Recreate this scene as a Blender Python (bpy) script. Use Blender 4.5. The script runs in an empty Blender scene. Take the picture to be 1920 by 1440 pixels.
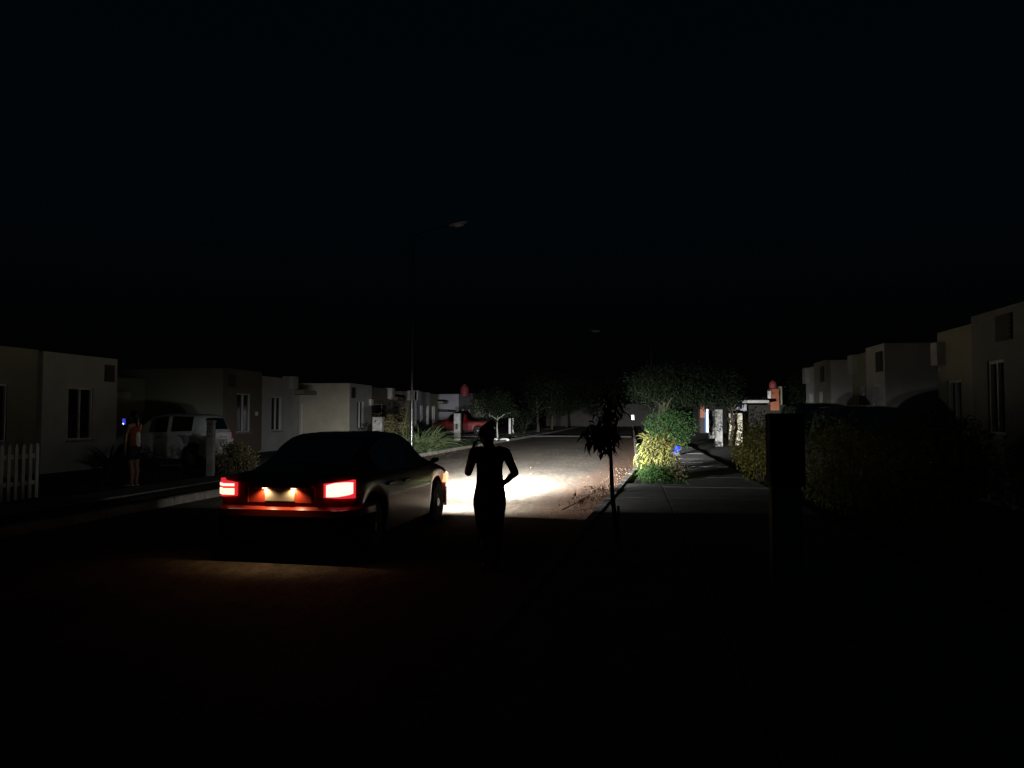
import bpy, math, random
import numpy as np
from mathutils import Vector, Matrix

random.seed(7)
RNG = np.random.default_rng(11)
S = bpy.context.scene
COL = S.collection
R = math.radians
CAMZ, F, YAW, PITCH = 1.6, 1450.0, R(8.8), math.atan(60 / 1450)

# ------------------------------------------------------------------ placing
def at(px, py, Y):
    """world point seen at photo pixel (px, py) on the plane of street distance Y"""
    d = Vector(((px - 960) / F, (720 - py) / F, -1.0))
    rot = Matrix.Rotation(YAW, 3, 'Z') @ Matrix.Rotation(R(90) + PITCH, 3, 'X')
    d = rot @ d
    return Vector((0, 0, CAMZ)) + d * (Y / d.y)

# ------------------------------------------------------------------ materials
def newmat(name):
    m = bpy.data.materials.new(name); m.use_nodes = True
    return m, m.node_tree.nodes, m.node_tree.links, m.node_tree.nodes['Principled BSDF']

def surf(name, c, rough=.7, var=.25, scale=6, c2=None, bump=0, bscale=40, metal=0, coat=0, spec=.5):
    m, n, l, p = newmat(name)
    tc = n.new('ShaderNodeTexCoord')
    nz = n.new('ShaderNodeTexNoise'); nz.inputs['Scale'].default_value = scale; nz.inputs['Detail'].default_value = 6
    nz.inputs['Roughness'].default_value = .65
    l.new(tc.outputs['Object'], nz.inputs['Vector'])
    rp = n.new('ShaderNodeValToRGB')
    a = [x * (1 - var) for x in c]; b = list(c2) if c2 else [min(1, x * (1 + var)) for x in c]
    rp.color_ramp.elements[0].color = (*a, 1); rp.color_ramp.elements[1].color = (*b, 1)
    rp.color_ramp.elements[0].position = .32; rp.color_ramp.elements[1].position = .7
    l.new(nz.outputs['Fac'], rp.inputs['Fac']); l.new(rp.outputs['Color'], p.inputs['Base Color'])
    p.inputs['Roughness'].default_value = rough; p.inputs['Metallic'].default_value = metal
    p.inputs['Coat Weight'].default_value = coat; p.inputs['Coat Roughness'].default_value = .06
    p.inputs['Specular IOR Level'].default_value = spec
    if bump:
        b2 = n.new('ShaderNodeTexNoise'); b2.inputs['Scale'].default_value = bscale; b2.inputs['Detail'].default_value = 5
        l.new(tc.outputs['Object'], b2.inputs['Vector'])
        bp = n.new('ShaderNodeBump'); bp.inputs['Strength'].default_value = bump; bp.inputs['Distance'].default_value = .02
        l.new(b2.outputs['Fac'], bp.inputs['Height']); l.new(bp.outputs['Normal'], p.inputs['Normal'])
    return m

def leafmat(name, c, var=.5, c2=None, trans=.25, rough=.68):
    m, n, l, p = newmat(name)
    g = n.new('ShaderNodeNewGeometry')
    rp = n.new('ShaderNodeValToRGB')
    rp.color_ramp.elements[0].color = (*[x * (1 - var) for x in c], 1)
    rp.color_ramp.elements[1].color = (*(c2 or [x * (1 + var) for x in c]), 1)
    l.new(g.outputs['Random Per Island'], rp.inputs['Fac'])
    l.new(rp.outputs['Color'], p.inputs['Base Color'])
    p.inputs['Roughness'].default_value = rough; p.inputs['Specular IOR Level'].default_value = .25
    t = n.new('ShaderNodeBsdfTranslucent'); l.new(rp.outputs['Color'], t.inputs['Color'])
    mx = n.new('ShaderNodeMixShader'); mx.inputs['Fac'].default_value = trans
    l.new(p.outputs[0], mx.inputs[1]); l.new(t.outputs[0], mx.inputs[2])
    l.new(mx.outputs[0], n['Material Output'].inputs['Surface'])
    return m

def glow(name, c, s, rough=.2):
    m, n, l, p = newmat(name)
    p.inputs['Base Color'].default_value = (*[min(1, x) * .5 for x in c], 1)
    p.inputs['Emission Color'].default_value = (*c, 1); p.inputs['Emission Strength'].default_value = s
    p.inputs['Roughness'].default_value = rough
    return m

def glassmat(name, tint=(.12, .14, .13)):
    m, n, l, p = newmat(name)
    n.remove(p)
    t = n.new('ShaderNodeBsdfTransparent'); t.inputs['Color'].default_value = (*tint, 1)
    g = n.new('ShaderNodeBsdfGlossy'); g.inputs['Roughness'].default_value = .03
    fr = n.new('ShaderNodeFresnel'); fr.inputs['IOR'].default_value = 1.5
    mx = n.new('ShaderNodeMixShader')
    l.new(fr.outputs[0], mx.inputs['Fac']); l.new(t.outputs[0], mx.inputs[1]); l.new(g.outputs[0], mx.inputs[2])
    l.new(mx.outputs[0], n['Material Output'].inputs['Surface'])
    return m

def roadmat(name):
    m, n, l, p = newmat(name)
    tc = n.new('ShaderNodeTexCoord')
    def noise(sc, det=5, ro=.6, st=None):
        z = n.new('ShaderNodeTexNoise'); z.inputs['Scale'].default_value = sc; z.inputs['Detail'].default_value = det
        z.inputs['Roughness'].default_value = ro
        if st:
            mp = n.new('ShaderNodeMapping'); mp.inputs['Scale'].default_value = st
            l.new(tc.outputs['Object'], mp.inputs['Vector']); l.new(mp.outputs[0], z.inputs['Vector'])
        else:
            l.new(tc.outputs['Object'], z.inputs['Vector'])
        return z
    def ramp(z, a, b, p0, p1):
        r = n.new('ShaderNodeValToRGB')
        r.color_ramp.elements[0].color = (*a, 1); r.color_ramp.elements[1].color = (*b, 1)
        r.color_ramp.elements[0].position = p0; r.color_ramp.elements[1].position = p1
        l.new(z.outputs['Fac'], r.inputs['Fac']); return r
    def mix(a, b, fac, mode='MIX'):
        x = n.new('ShaderNodeMix'); x.data_type = 'RGBA'; x.blend_type = mode
        l.new(a, x.inputs[6]); l.new(b, x.inputs[7])
        if isinstance(fac, float): x.inputs[0].default_value = fac
        else: l.new(fac, x.inputs[0])
        return x.outputs[2]
    big = ramp(noise(.55, 6, .7, (1, .35, 1)), (.098, .085, .068), (.225, .187, .14), .35, .68)
    grit = ramp(noise(28, 3, .8), (.45, .44, .42), (1.35, 1.33, 1.28), .34, .66)
    med = ramp(noise(7, 5, .75, (1, .45, 1)), (.62, .62, .62), (1.28, 1.26, 1.22), .36, .64)
    base = mix(mix(big.outputs[0], grit.outputs[0], 1.0, 'MULTIPLY'), med.outputs[0], 1.0, 'MULTIPLY')
    # red earth gathered along the right kerb, ragged edge
    sx = n.new('ShaderNodeSeparateXYZ'); l.new(tc.outputs['Object'], sx.inputs[0])
    ed = noise(1.3, 5, .7)
    ad = n.new('ShaderNodeMath'); ad.operation = 'MULTIPLY_ADD'
    dy = n.new('ShaderNodeMath'); dy.operation = 'MULTIPLY_ADD'; dy.inputs[1].default_value = -.062; dy.inputs[2].default_value = 1.488; l.new(sx.outputs['Y'], dy.inputs[0])
    dm = n.new('ShaderNodeMath'); dm.operation = 'MAXIMUM'; dm.inputs[1].default_value = 0.; l.new(dy.outputs[0], dm.inputs[0])
    ds = n.new('ShaderNodeMath'); ds.operation = 'ADD'; l.new(dm.outputs[0], ds.inputs[0]); l.new(sx.outputs['X'], ds.inputs[1])
    l.new(ed.outputs['Fac'], ad.inputs[0]); ad.inputs[1].default_value = 2.2; l.new(ds.outputs[0], ad.inputs[2])
    mr = n.new('ShaderNodeMapRange'); mr.inputs['From Min'].default_value = -.2; mr.inputs['From Max'].default_value = .8
    l.new(ad.outputs[0], mr.inputs['Value'])
    sl = ramp(noise(9, 5, .7), (.11, .055, .032), (.29, .165, .10), .3, .7)
    out = mix(base, sl.outputs[0], mr.outputs[0])
    # scattered dark tar patches
    tar = ramp(noise(.9, 4, .5, (1, .6, 1)), (0, 0, 0), (1, 1, 1), .62, .68)
    dk = n.new('ShaderNodeRGB'); dk.outputs[0].default_value = (.07, .065, .06, 1)
    tf = n.new('ShaderNodeMath'); tf.operation = 'MULTIPLY'; tf.inputs[1].default_value = .5
    l.new(tar.outputs[0], tf.inputs[0])
    out = mix(out, dk.outputs[0], tf.outputs[0])
    l.new(out, p.inputs['Base Color']); p.inputs['Roughness'].default_value = .85
    p.inputs['Specular IOR Level'].default_value = .25
    b1 = noise(38, 3, .75); b2 = noise(3.5, 4, .6, (1, .4, 1))
    bp = n.new('ShaderNodeBump'); bp.inputs['Strength'].default_value = .8; bp.inputs['Distance'].default_value = .014
    l.new(b1.outputs['Fac'], bp.inputs['Height'])
    bq = n.new('ShaderNodeBump'); bq.inputs['Strength'].default_value = .45; bq.inputs['Distance'].default_value = .04
    l.new(b2.outputs['Fac'], bq.inputs['Height']); l.new(bp.outputs[0], bq.inputs['Normal'])
    l.new(bq.outputs[0], p.inputs['Normal'])
    return m

M = {}
M['road'] = roadmat('worn_asphalt')
M['earth'] = surf('dry_earth', (.10, .075, .05), .95, .4, 1.2, bump=.6, bscale=12)
M['concrete'] = surf('grey_concrete', (.26, .25, .23), .9, .3, 2.5, bump=.25, bscale=30)
M['kerb'] = surf('kerb_concrete', (.30, .27, .23), .9, .35, 4, bump=.35, bscale=25)
M['lawn'] = surf('lawn_soil', (.05, .055, .025), .95, .4, 2, bump=.6, bscale=25)
M['w_grey'] = surf('pale_grey_plaster', (.50, .50, .47), .9, .13, 1.4, bump=.08, bscale=60)
M['w_beige'] = surf('beige_plaster', (.60, .55, .42), .9, .13, 1.4, bump=.08, bscale=60)
M['w_olive'] = surf('olive_plaster', (.27, .27, .20), .9, .1, .9, bump=.08, bscale=60)
M['w_brown'] = surf('brown_plaster', (.17, .14, .11), .9, .1, .9, bump=.08, bscale=60)
M['w_blue'] = surf('blue_grey_plaster', (.42, .42, .46), .9, .13, 1.4, bump=.08, bscale=60)
M['w_orange'] = surf('orange_plaster', (.40, .14, .07), .9, .12, 2)
M['w_terra'] = surf('terracotta_plaster', (.42, .17, .11), .9, .15, 3)
M['roof'] = surf('dark_roof_felt', (.06, .06, .06), .9, .2, 3)
M['white'] = surf('white_paint', (.75, .74, .70), .6, .06, 3)
M['dark'] = surf('dark_panel', (.05, .045, .04), .8, .2, 4)
M['pane'] = surf('dark_window_glass', (.012, .013, .014), .08, .1, 2, spec=.5)
M['alu'] = surf('white_aluminium', (.62, .62, .60), .4, .06, 8)
M['curtain'] = surf('dark_curtain', (.05, .045, .045), .9, .2, 8)
M['pillar'] = surf('weathered_pillar_plaster', (.30, .295, .27), .9, .35, 5, bump=.3, bscale=30)
M['bump'] = surf('asphalt_bump', (.14, .135, .125), .9, .25, 6, bump=.4)
M['polepaint'] = surf('dark_glossy_pole_paint', (.022, .023, .024), .24, .1, 7, spec=.7)
M['matte'] = surf('matte_black_metal', (.012, .012, .013), .9, .1, 8, spec=.1)
M['galv'] = surf('galvanised_steel', (.26, .27, .27), .5, .15, 7, metal=.3)
M['black'] = surf('black_rubber', (.018, .018, .018), .8, .1, 10)
M['blackpl'] = surf('black_plastic', (.02, .02, .022), .45, .1, 10)
M['redpaint'] = surf('dark_red_car_paint', (.42, .045, .02), .38, .05, 3, coat=.8)
M['whitepaint'] = surf('white_car_paint', (.62, .63, .64), .35, .03, 2, coat=.7)
M['truckred'] = surf('red_truck_paint', (.22, .015, .013), .4, .05, 2, coat=.5)
M['darkpaint'] = surf('dark_grey_car_paint', (.03, .032, .036), .3, .05, 2, coat=.8)
M['chrome'] = surf('chrome', (.7, .7, .7), .15, .02, 5, metal=1)
M['rim'] = surf('alloy_rim', (.4, .4, .42), .35, .05, 6, metal=.9)
M['cabin'] = surf('dark_upholstery', (.02, .02, .02), .9, .2, 8)
M['autoglass'] = glassmat('tinted_car_glass', (.42, .46, .43))
M['darkglass'] = glassmat('dark_car_glass', (.04, .045, .045))
M['plate'] = surf('plate_white', (.36, .32, .24), .5, .05, 4)
M['bark'] = surf('rough_bark', (.055, .042, .03), .95, .4, 12, bump=.8, bscale=30)
M['palebark'] = surf('pale_bark', (.36, .34, .29), .9, .3, 10, bump=.4, bscale=30)
M['stem'] = surf('green_stem', (.10, .11, .04), .7, .3, 10)
M['skin'] = surf('brown_skin', (.30, .16, .10), .55, .08, 12)
M['hair'] = surf('black_hair', (.010, .008, .007), .5, .3, 40)
M['cloth_black'] = surf('black_cloth', (.012, .012, .014), .95, .2, 20)
M['cloth_navy'] = surf('dark_denim', (.015, .017, .025), .95, .2, 20)
M['cloth_orange'] = surf('orange_red_cloth', (.25, .055, .035), .9, .1, 12)
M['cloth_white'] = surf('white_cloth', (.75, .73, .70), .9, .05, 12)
M['cloth_grey'] = surf('grey_stripe', (.4, .4, .42), .9, .05, 12)
M['blue'] = surf('blue_plastic', (.012, .035, .62), .4, .08, 6)
M['wood'] = surf('grey_wood', (.22, .17, .12), .9, .3, 8, bump=.3)
M['tankred'] = surf('faded_red_tank', (.34, .06, .065), .6, .12, 5)
M['meter'] = surf('meter_grey', (.30, .31, .32), .5, .15, 6)
M['eye'] = surf('eye_white', (.5, .48, .45), .3, .02, 6)
M['lip'] = surf('lip', (.30, .10, .08), .5, .05, 6)
M['tail_red'] = glow('tail_lamp_red', (1.0, .03, .045), .75)
M['tail_core'] = glow('tail_lamp_core', (1.0, .34, .28), 3.2)
M['tail_amber'] = glow('tail_lamp_amber_core', (1.0, .56, .26), 3.2)
M['head'] = glow('headlamp_lens', (1.0, .93, .82), 3.0)
M['turn'] = glow('side_marker_amber', (1.0, .50, .24), 1.5)
M['platelamp'] = glow('plate_lamp_glass', (1.0, .72, .4), 4)
M['screen'] = glow('phone_screen', (.06, .08, 1.0), .55)
M['flash'] = glow('phone_torch', (.9, .92, 1.0), 2.5)
M['doorlight'] = glow('lit_doorway', (.86, .90, 1.0), 1.15)
M['doorblue'] = glow('lit_blue_curtain', (.10, .26, .55), .55)
M['winlight'] = glow('lit_window', (.95, .95, .92), .65)
M['lens'] = surf('lamp_glass_off', (.45, .46, .46), .3, .05, 6)
M['l_dark'] = leafmat('dark_green_leaf', (.035, .06, .02), .5)
M['l_green'] = leafmat('green_leaf', (.019, .047, .011), .55)
M['l_bright'] = leafmat('bright_green_leaf', (.045, .10, .025), .5)
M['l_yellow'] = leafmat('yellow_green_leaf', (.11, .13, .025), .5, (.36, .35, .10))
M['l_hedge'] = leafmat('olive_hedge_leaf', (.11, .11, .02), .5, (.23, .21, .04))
M['l_hedge_lit'] = leafmat('brightened_hedge_leaf', (.25, .25, .07), .35, (.44, .42, .13))  # hedge leaf lightened to stand in for light missing on the long hedge
M['l_lily'] = leafmat('strap_leaf', (.07, .12, .05), .4, (.16, .2, .09))
M['l_dry'] = leafmat('dry_leaf', (.08, .045, .026), .5, (.16, .095, .055))
M['l_red'] = leafmat('red_leaf', (.45, .09, .03), .4)
M['l_pale'] = leafmat('pale_shrub_leaf', (.10, .11, .05), .5, (.24, .2, .1))
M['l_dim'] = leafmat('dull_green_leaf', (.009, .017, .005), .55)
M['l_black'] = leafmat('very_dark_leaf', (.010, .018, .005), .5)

# ------------------------------------------------------------------ mesh builder
class MB:
    def __init__(s): s.v, s.f, s.m = [], [], []
    def add(s, v, f, mi=0):
        o = len(s.v); s.v += [tuple(p) for p in v]
        s.f += [tuple(i + o for i in q) for q in f]; s.m += [mi] * len(f); return s
    def box(s, x0, x1, y0, y1, z0, z1, mi=0):
        if x0 > x1: x0, x1 = x1, x0
        if y0 > y1: y0, y1 = y1, y0
        return s.add([(x0, y0, z0), (x1, y0, z0), (x1, y1, z0), (x0, y1, z0), (x0, y0, z1), (x1, y0, z1), (x1, y1, z1), (x0, y1, z1)],
                     [(0, 3, 2, 1), (4, 5, 6, 7), (0, 1, 5, 4), (1, 2, 6, 5), (2, 3, 7, 6), (3, 0, 4, 7)], mi)
    def bbox(s, x0, x1, y0, y1, z0, z1, b=.02, mi=0):
        """box with chamfered top and vertical edges"""
        ring = lambda i: [(x0 + i + b, y0 + i), (x1 - i - b, y0 + i), (x1 - i, y0 + i + b), (x1 - i, y1 - i - b),
                          (x1 - i - b, y1 - i), (x0 + i + b, y1 - i), (x0 + i, y1 - i - b), (x0 + i, y0 + i + b)]
        v = [(x, y, z0) for x, y in ring(0)] + [(x, y, z1 - b) for x, y in ring(0)] + [(x, y, z1) for x, y in ring(b)]
        f = [tuple(range(7, -1, -1)), tuple(range(16, 24))]
        for k in (0, 8):
            f += [(k + i, k + (i + 1) % 8, k + 8 + (i + 1) % 8, k + 8 + i) for i in range(8)]
        return s.add(v, f, mi)
    def tube(s, pts, rad, n=8, mi=0, cap=True):
        pts = [Vector(p) for p in pts]
        if not hasattr(rad, '__len__'): rad = [rad] * len(pts)
        v, f = [], []; prev = None
        for i, p in enumerate(pts):
            t = (pts[min(i + 1, len(pts) - 1)] - pts[max(i - 1, 0)]).normalized()
            a = prev - t * prev.dot(t) if prev else (Vector((0, 0, 1)) if abs(t.z) < .9 else Vector((1, 0, 0))).cross(t)
            a.normalize(); prev = a; b = t.cross(a)
            v += [p + (a * math.cos(k * 2 * math.pi / n) + b * math.sin(k * 2 * math.pi / n)) * rad[i] for k in range(n)]
        for i in range(len(pts) - 1):
            f += [(i * n + k, i * n + (k + 1) % n, (i + 1) * n + (k + 1) % n, (i + 1) * n + k) for k in range(n)]
        if cap: f += [tuple(range(n - 1, -1, -1)), tuple(range((len(pts) - 1) * n, len(pts) * n))]
        return s.add(v, f, mi)
    def rings(s, rs, n=20, mi=0):
        """stack of ellipses (cx, cy, cz, rx, ry)"""
        v, f = [], []
        for cx, cy, cz, rx, ry in rs:
            v += [(cx + rx * math.cos(k * 2 * math.pi / n), cy + ry * math.sin(k * 2 * math.pi / n), cz) for k in range(n)]
        for i in range(len(rs) - 1):
            f += [(i * n + k, i * n + (k + 1) % n, (i + 1) * n + (k + 1) % n, (i + 1) * n + k) for k in range(n)]
        f += [tuple(range(n - 1, -1, -1)), tuple(range((len(rs) - 1) * n, len(rs) * n))]
        return s.add(v, f, mi)
    def lathe_x(s, prof, cx, cy, cz, n=28, mi=0):
        """profile (x, r) turned round the x axis"""
        v, f = [], []
        for x, r in prof:
            v += [(cx + x, cy + r * math.cos(k * 2 * math.pi / n), cz + r * math.sin(k * 2 * math.pi / n)) for k in range(n)]
        for i in range(len(prof) - 1):
            f += [(i * n + k, i * n + (k + 1) % n, (i + 1) * n + (k + 1) % n, (i + 1) * n + k) for k in range(n)]
        f += [tuple(range(n - 1, -1, -1)), tuple(range((len(prof) - 1) * n, len(prof) * n))]
        return s.add(v, f, mi)
    def capsule(s, p0, r0, p1, r1, n=14, flat=1.0, axis=None):
        p0, p1 = Vector(p0), Vector(p1); t = (p1 - p0)
        L = t.length; t = t / L if L > 1e-6 else Vector((0, 0, 1))
        a = Vector(axis) if axis else (Vector((0, 0, 1)) if abs(t.z) < .9 else Vector((0, 1, 0)))
        a = (a - t * a.dot(t)).normalized(); b = t.cross(a)
        rs = [(-r0 * math.cos(q), r0 * math.sin(q)) for q in (.15, .6, 1.05)] + [(0, r0), (L, r1)] + [(L + r1 * math.cos(q), r1 * math.sin(q)) for q in (1.05, .6, .15)]
        v, f = [], []
        for h, r in rs:
            v += [p0 + t * h + a * (r * flat * math.cos(k * 2 * math.pi / n)) + b * (r * math.sin(k * 2 * math.pi / n)) for k in range(n)]
        for i in range(len(rs) - 1):
            f += [(i * n + k, i * n + (k + 1) % n, (i + 1) * n + (k + 1) % n, (i + 1) * n + k) for k in range(n)]
        f += [tuple(range(n - 1, -1, -1)), tuple(range((len(rs) - 1) * n, len(rs) * n))]
        return s.add(v, f)
    def ell(s, c, r, n=14):
        rs = [(c[0], c[1], c[2] + r[2] * math.cos(q), max(.001, r[0] * math.sin(q)), max(.001, r[1] * math.sin(q))) for q in np.linspace(math.pi - .12, .12, 10)]
        return s.rings(rs, n)
    def mesh(s, name):
        me = bpy.data.meshes.new(name); me.from_pydata(s.v, [], s.f); me.update(); return me
    def build(s, name, mats, parent=None, smooth=None):
        me = s.mesh(name)
        for m in (mats if isinstance(mats, (list, tuple)) else [mats]): me.materials.append(m)
        if any(s.m): me.polygons.foreach_set('material_index', s.m)
        if smooth is not None:
            me.polygons.foreach_set('use_smooth', [True] * len(me.polygons))
            me.set_sharp_from_angle(angle=R(smooth))
        o = bpy.data.objects.new(name, me); COL.objects.link(o)
        if parent: o.parent = parent
        return o

def tag(o, label, cat, group=None):
    o['label'] = label; o['category'] = cat
    if group: o['group'] = group
    return o
def thing(name, label, cat, loc=(0, 0, 0), rz=0, group=None):
    o = bpy.data.objects.new(name, None); COL.objects.link(o); o.empty_display_size = .2
    o.location = loc; o.rotation_euler = (0, 0, rz); return tag(o, label, cat, group)
def struct(o): o['kind'] = 'structure'; return o

def remeshed(mb, name, mat, parent, voxel=.009, smooth=6):
    """fuse overlapping closed pieces into one continuous skin"""
    me = mb.mesh(name + '_raw'); o = bpy.data.objects.new(name + '_raw', me); COL.objects.link(o)
    md = o.modifiers.new('r', 'REMESH'); md.mode = 'VOXEL'; md.voxel_size = voxel
    sm = o.modifiers.new('s', 'SMOOTH'); sm.factor = .5; sm.iterations = smooth
    dg = bpy.context.evaluated_depsgraph_get(); dg.update()
    m2 = bpy.data.meshes.new_from_object(o.evaluated_get(dg))
    bpy.data.objects.remove(o); bpy.data.meshes.remove(me)
    m2.name = name; m2.materials.clear(); m2.materials.append(mat)
    m2.polygons.foreach_set('use_smooth', [True] * len(m2.polygons))
    q = bpy.data.objects.new(name, m2); COL.objects.link(q); q.parent = parent
    return q

# ------------------------------------------------------------------ leaves
def leaves(mb, pos, dirs, L, W, fold=.35, mi=0):
    """folded pointed leaves: four faces each, the tip bent down"""
    n = len(pos); pos = np.asarray(pos); d = np.asarray(dirs, float)
    d /= np.linalg.norm(d, axis=1, keepdims=True) + 1e-9
    up = RNG.normal(size=(n, 3)) * .5 + np.array([0, 0, 1.0])
    sd = np.cross(d, up); sd /= np.linalg.norm(sd, axis=1, keepdims=True) + 1e-9
    nm = np.cross(sd, d)
    L = (L * RNG.uniform(.65, 1.25, n))[:, None]; W = (W * RNG.uniform(.7, 1.25, n))[:, None]
    base = pos; mid = pos + d * L * .45; tip = pos + d * L - nm * L * .25
    a = mid + sd * W * .5 + nm * W * fold; b = mid - sd * W * .5 + nm * W * fold
    V = np.stack([base, a, tip, b, mid], 1).reshape(-1, 3)
    o = len(mb.v); mb.v += V.tolist()
    for k in range(n):
        q = o + 5 * k
        mb.f += [(q, q + 1, q + 4), (q + 1, q + 2, q + 4), (q + 2, q + 3, q + 4), (q + 3, q, q + 4)]
    mb.m += [mi] * (4 * n)

def blob(mb, n, c, r, L, W, droop=0., inner=.55, clumps=0, out=.9, mi=0):
    """leaves through an uneven crown: clumps of leaves with gaps between"""
    c = np.array(c); r = np.array(r)
    if clumps:
        q = RNG.normal(size=(clumps, 3)); q /= np.linalg.norm(q, axis=1, keepdims=True)
        q *= RNG.uniform(inner, 1, (clumps, 1)) ** .6
        cen = q[RNG.integers(0, clumps, n)]
        p = cen + RNG.normal(size=(n, 3)) * .17
    else:
        p = RNG.normal(size=(n, 3)); p /= np.linalg.norm(p, axis=1, keepdims=True)
        p *= RNG.uniform(inner, 1, (n, 1)) * (1 + .12 * np.sin(p[:, :1] * 7 + 3 * p[:, 2:] + c[0] * 3))
    P = c + p * r
    P[:, 2] = np.maximum(P[:, 2], .03)
    d = p * out + RNG.normal(size=(n, 3)) * .6 + np.array([0, 0, -droop])
    leaves(mb, P, d, L, W, mi=mi)

def straps(mb, n, base, length, width, spread=.9, segs=6, mi=0):
    """arching strap leaves springing from a base"""
    for k in range(n):
        a = random.uniform(0, 6.283); l = length * random.uniform(.6, 1.1); w = width * random.uniform(.7, 1.2)
        el = random.uniform(.5, 1.35); dx, dy = math.cos(a), math.sin(a)
        p = Vector(base) + Vector((dx, dy, 0)) * random.uniform(0, .12)
        v, f = [], []; sd = Vector((-dy, dx, 0))
        for i in range(segs + 1):
            t = i / segs; ww = w * (math.sin(min(1, t * 3 + .35) * 1.57) * (1 - t ** 3)) * .5 + .001
            v += [p - sd * ww + Vector((0, 0, ww * .5)), p + Vector((0, 0, 0)), p + sd * ww + Vector((0, 0, ww * .5))]
            e = el - spread * 1.9 * t
            p = p + Vector((dx * math.cos(e), dy * math.cos(e), math.sin(e))) * (l / segs)
        for i in range(segs):
            q = 3 * i; f += [(q, q + 1, q + 4, q + 3), (q + 1, q + 2, q + 5, q + 4)]
        mb.add(v, f, mi)

def limbs(mb, base, h, r, spread, nb=6, mi=0, start=.5):
    b = Vector(base); top = b + Vector((random.uniform(-.1, .1) * h * .4, random.uniform(-.1, .1) * h * .4, h))
    mid = b.lerp(top, .5) + Vector((random.uniform(-.05, .05), random.uniform(-.05, .05), 0)) * h
    mb.tube([b, b + Vector((0, 0, .08 * h)), mid, top], [r * 1.35, r, r * .75, r * .3], 8, mi)
    for k in range(nb):
        a = k * 6.283 / nb + random.uniform(-.4, .4); t = random.uniform(start, .9)
        s = b.lerp(top, t); e = s + Vector((math.cos(a) * spread, math.sin(a) * spread, h * random.uniform(.1, .35)))
        m = s.lerp(e, .5) + Vector((0, 0, h * .05))
        mb.tube([s, m, e], [r * .45, r * .3, r * .12], 6, mi)

def tree(name, label, cat, x, y, h_trunk, crown_c, crown_r, n, L, W, leaf, bark, r=.1, clumps=40, z=.0, droop=.2, group=None, start=.5, nb=6):
    t = thing(name, label, cat, (x, y, z), 0, group)
    b = MB(); limbs(b, (0, 0, -.03), h_trunk, r, crown_r[0] * .6, nb, 0, start); b.build('trunk', bark, t, 50)
    c = MB(); blob(c, n, crown_c, crown_r, L, W, droop, .35, clumps); c.build('crown', leaf, t)
    return t

def shrub(name, label, cat, x, y, w, h, n, L, W, leaf, z=.1, d=None, clumps=0, droop=.0, stem=True, group=None):
    t = thing(name, label, cat, (x, y, z), 0, group)
    c = MB(); blob(c, n, (0, 0, h * .52), (w / 2, (d or w) / 2, h * .5), L, W, droop, .3, clumps); c.build('foliage', leaf, t)
    if stem:
        b = MB()
        for k in range(7):
            a = k * .9; b.tube([(math.cos(a) * .04, math.sin(a) * .04, -.02), (math.cos(a) * w * .15, math.sin(a) * w * .15, h * .4), (math.cos(a) * w * .3, math.sin(a) * w * .3, h * .75)], [.022, .016, .006], 5)
        b.build('stem', M['bark'], t)
    return t

# ================================================================== SETTING
g = MB(); g.box(-400, 400, -60, 600, -.5, -.06); struct(g.build('ground', M['earth']))
g = MB()      # road: a gently cambered sheet
ys = np.linspace(-14, 130, 73); xs = np.linspace(-8.2, 0, 13)
def kr(y): return .12 - .062 * max(0., 24. - y) if y > -6 else kr(-5.9)      # right road edge, leaning in towards the camera
def kl(y): return -8.2 + .026 * min(max(0., y - 31.), 30.)
for y in ys:
    for u in np.linspace(-1, 1, 13):
        a, b = kl(y), kr(y)
        g.v.append(((a + b) / 2 + u * (b - a) / 2, float(y), .05 * (1 - u * u) - .01))
for j in range(len(ys) - 1):
    for i in range(len(xs) - 1):
        k = j * len(xs) + i; g.f.append((k, k + 1, k + 1 + len(xs), k + len(xs))); g.m.append(0)
struct(g.build('road', M['road'], None, 60))

def kerb_run(fn, o0, o1, y0, y1, name='kerb'):
    k = MB(); y = y0
    while y < y1 - .05:
        e = min(y + 1.0, y1); h = .13 + random.uniform(-.006, .006); b = .02
        a0, a1 = fn(y + .006), fn(e - .006); y_, e_ = y + .006, e - .006
        k.add([(a0 + o0, y_, -.1), (a0 + o1, y_, -.1), (a1 + o1, e_, -.1), (a1 + o0, e_, -.1), (a0 + o0, y_, h - b), (a0 + o1, y_, h - b), (a1 + o1, e_, h - b), (a1 + o0, e_, h - b),
               (a0 + o0 + b, y_ + b, h), (a0 + o1 - b, y_ + b, h), (a1 + o1 - b, e_ - b, h), (a1 + o0 + b, e_ - b, h)],
              [(0, 3, 2, 1), (8, 9, 10, 11)] + [(i_, (i_ + 1) % 4, 4 + (i_ + 1) % 4, 4 + i_) for i_ in range(4)] + [(4 + i_, 4 + (i_ + 1) % 4, 8 + (i_ + 1) % 4, 8 + i_) for i_ in range(4)])
        y = e
    return struct(k.build(name, M['kerb']))
kerb_run(kr, .0, .15, -12, 128); kerb_run(kl, -.16, .0, -12, 128)
def slabs(x0, x1, y0, y1, step=1.6, z=.12, name='sidewalk', skip=None):
    k = MB(); y = y0
    while y < y1 - .05:
        e = min(y + step, y1)
        k.bbox(x0 + .008, x1 - .008, y + .008, e - .008, -.12, z + random.uniform(-.008, .004), .01); y = e
    return struct(k.build(name, M['concrete']))
k = MB(); yy = -12.
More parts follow.
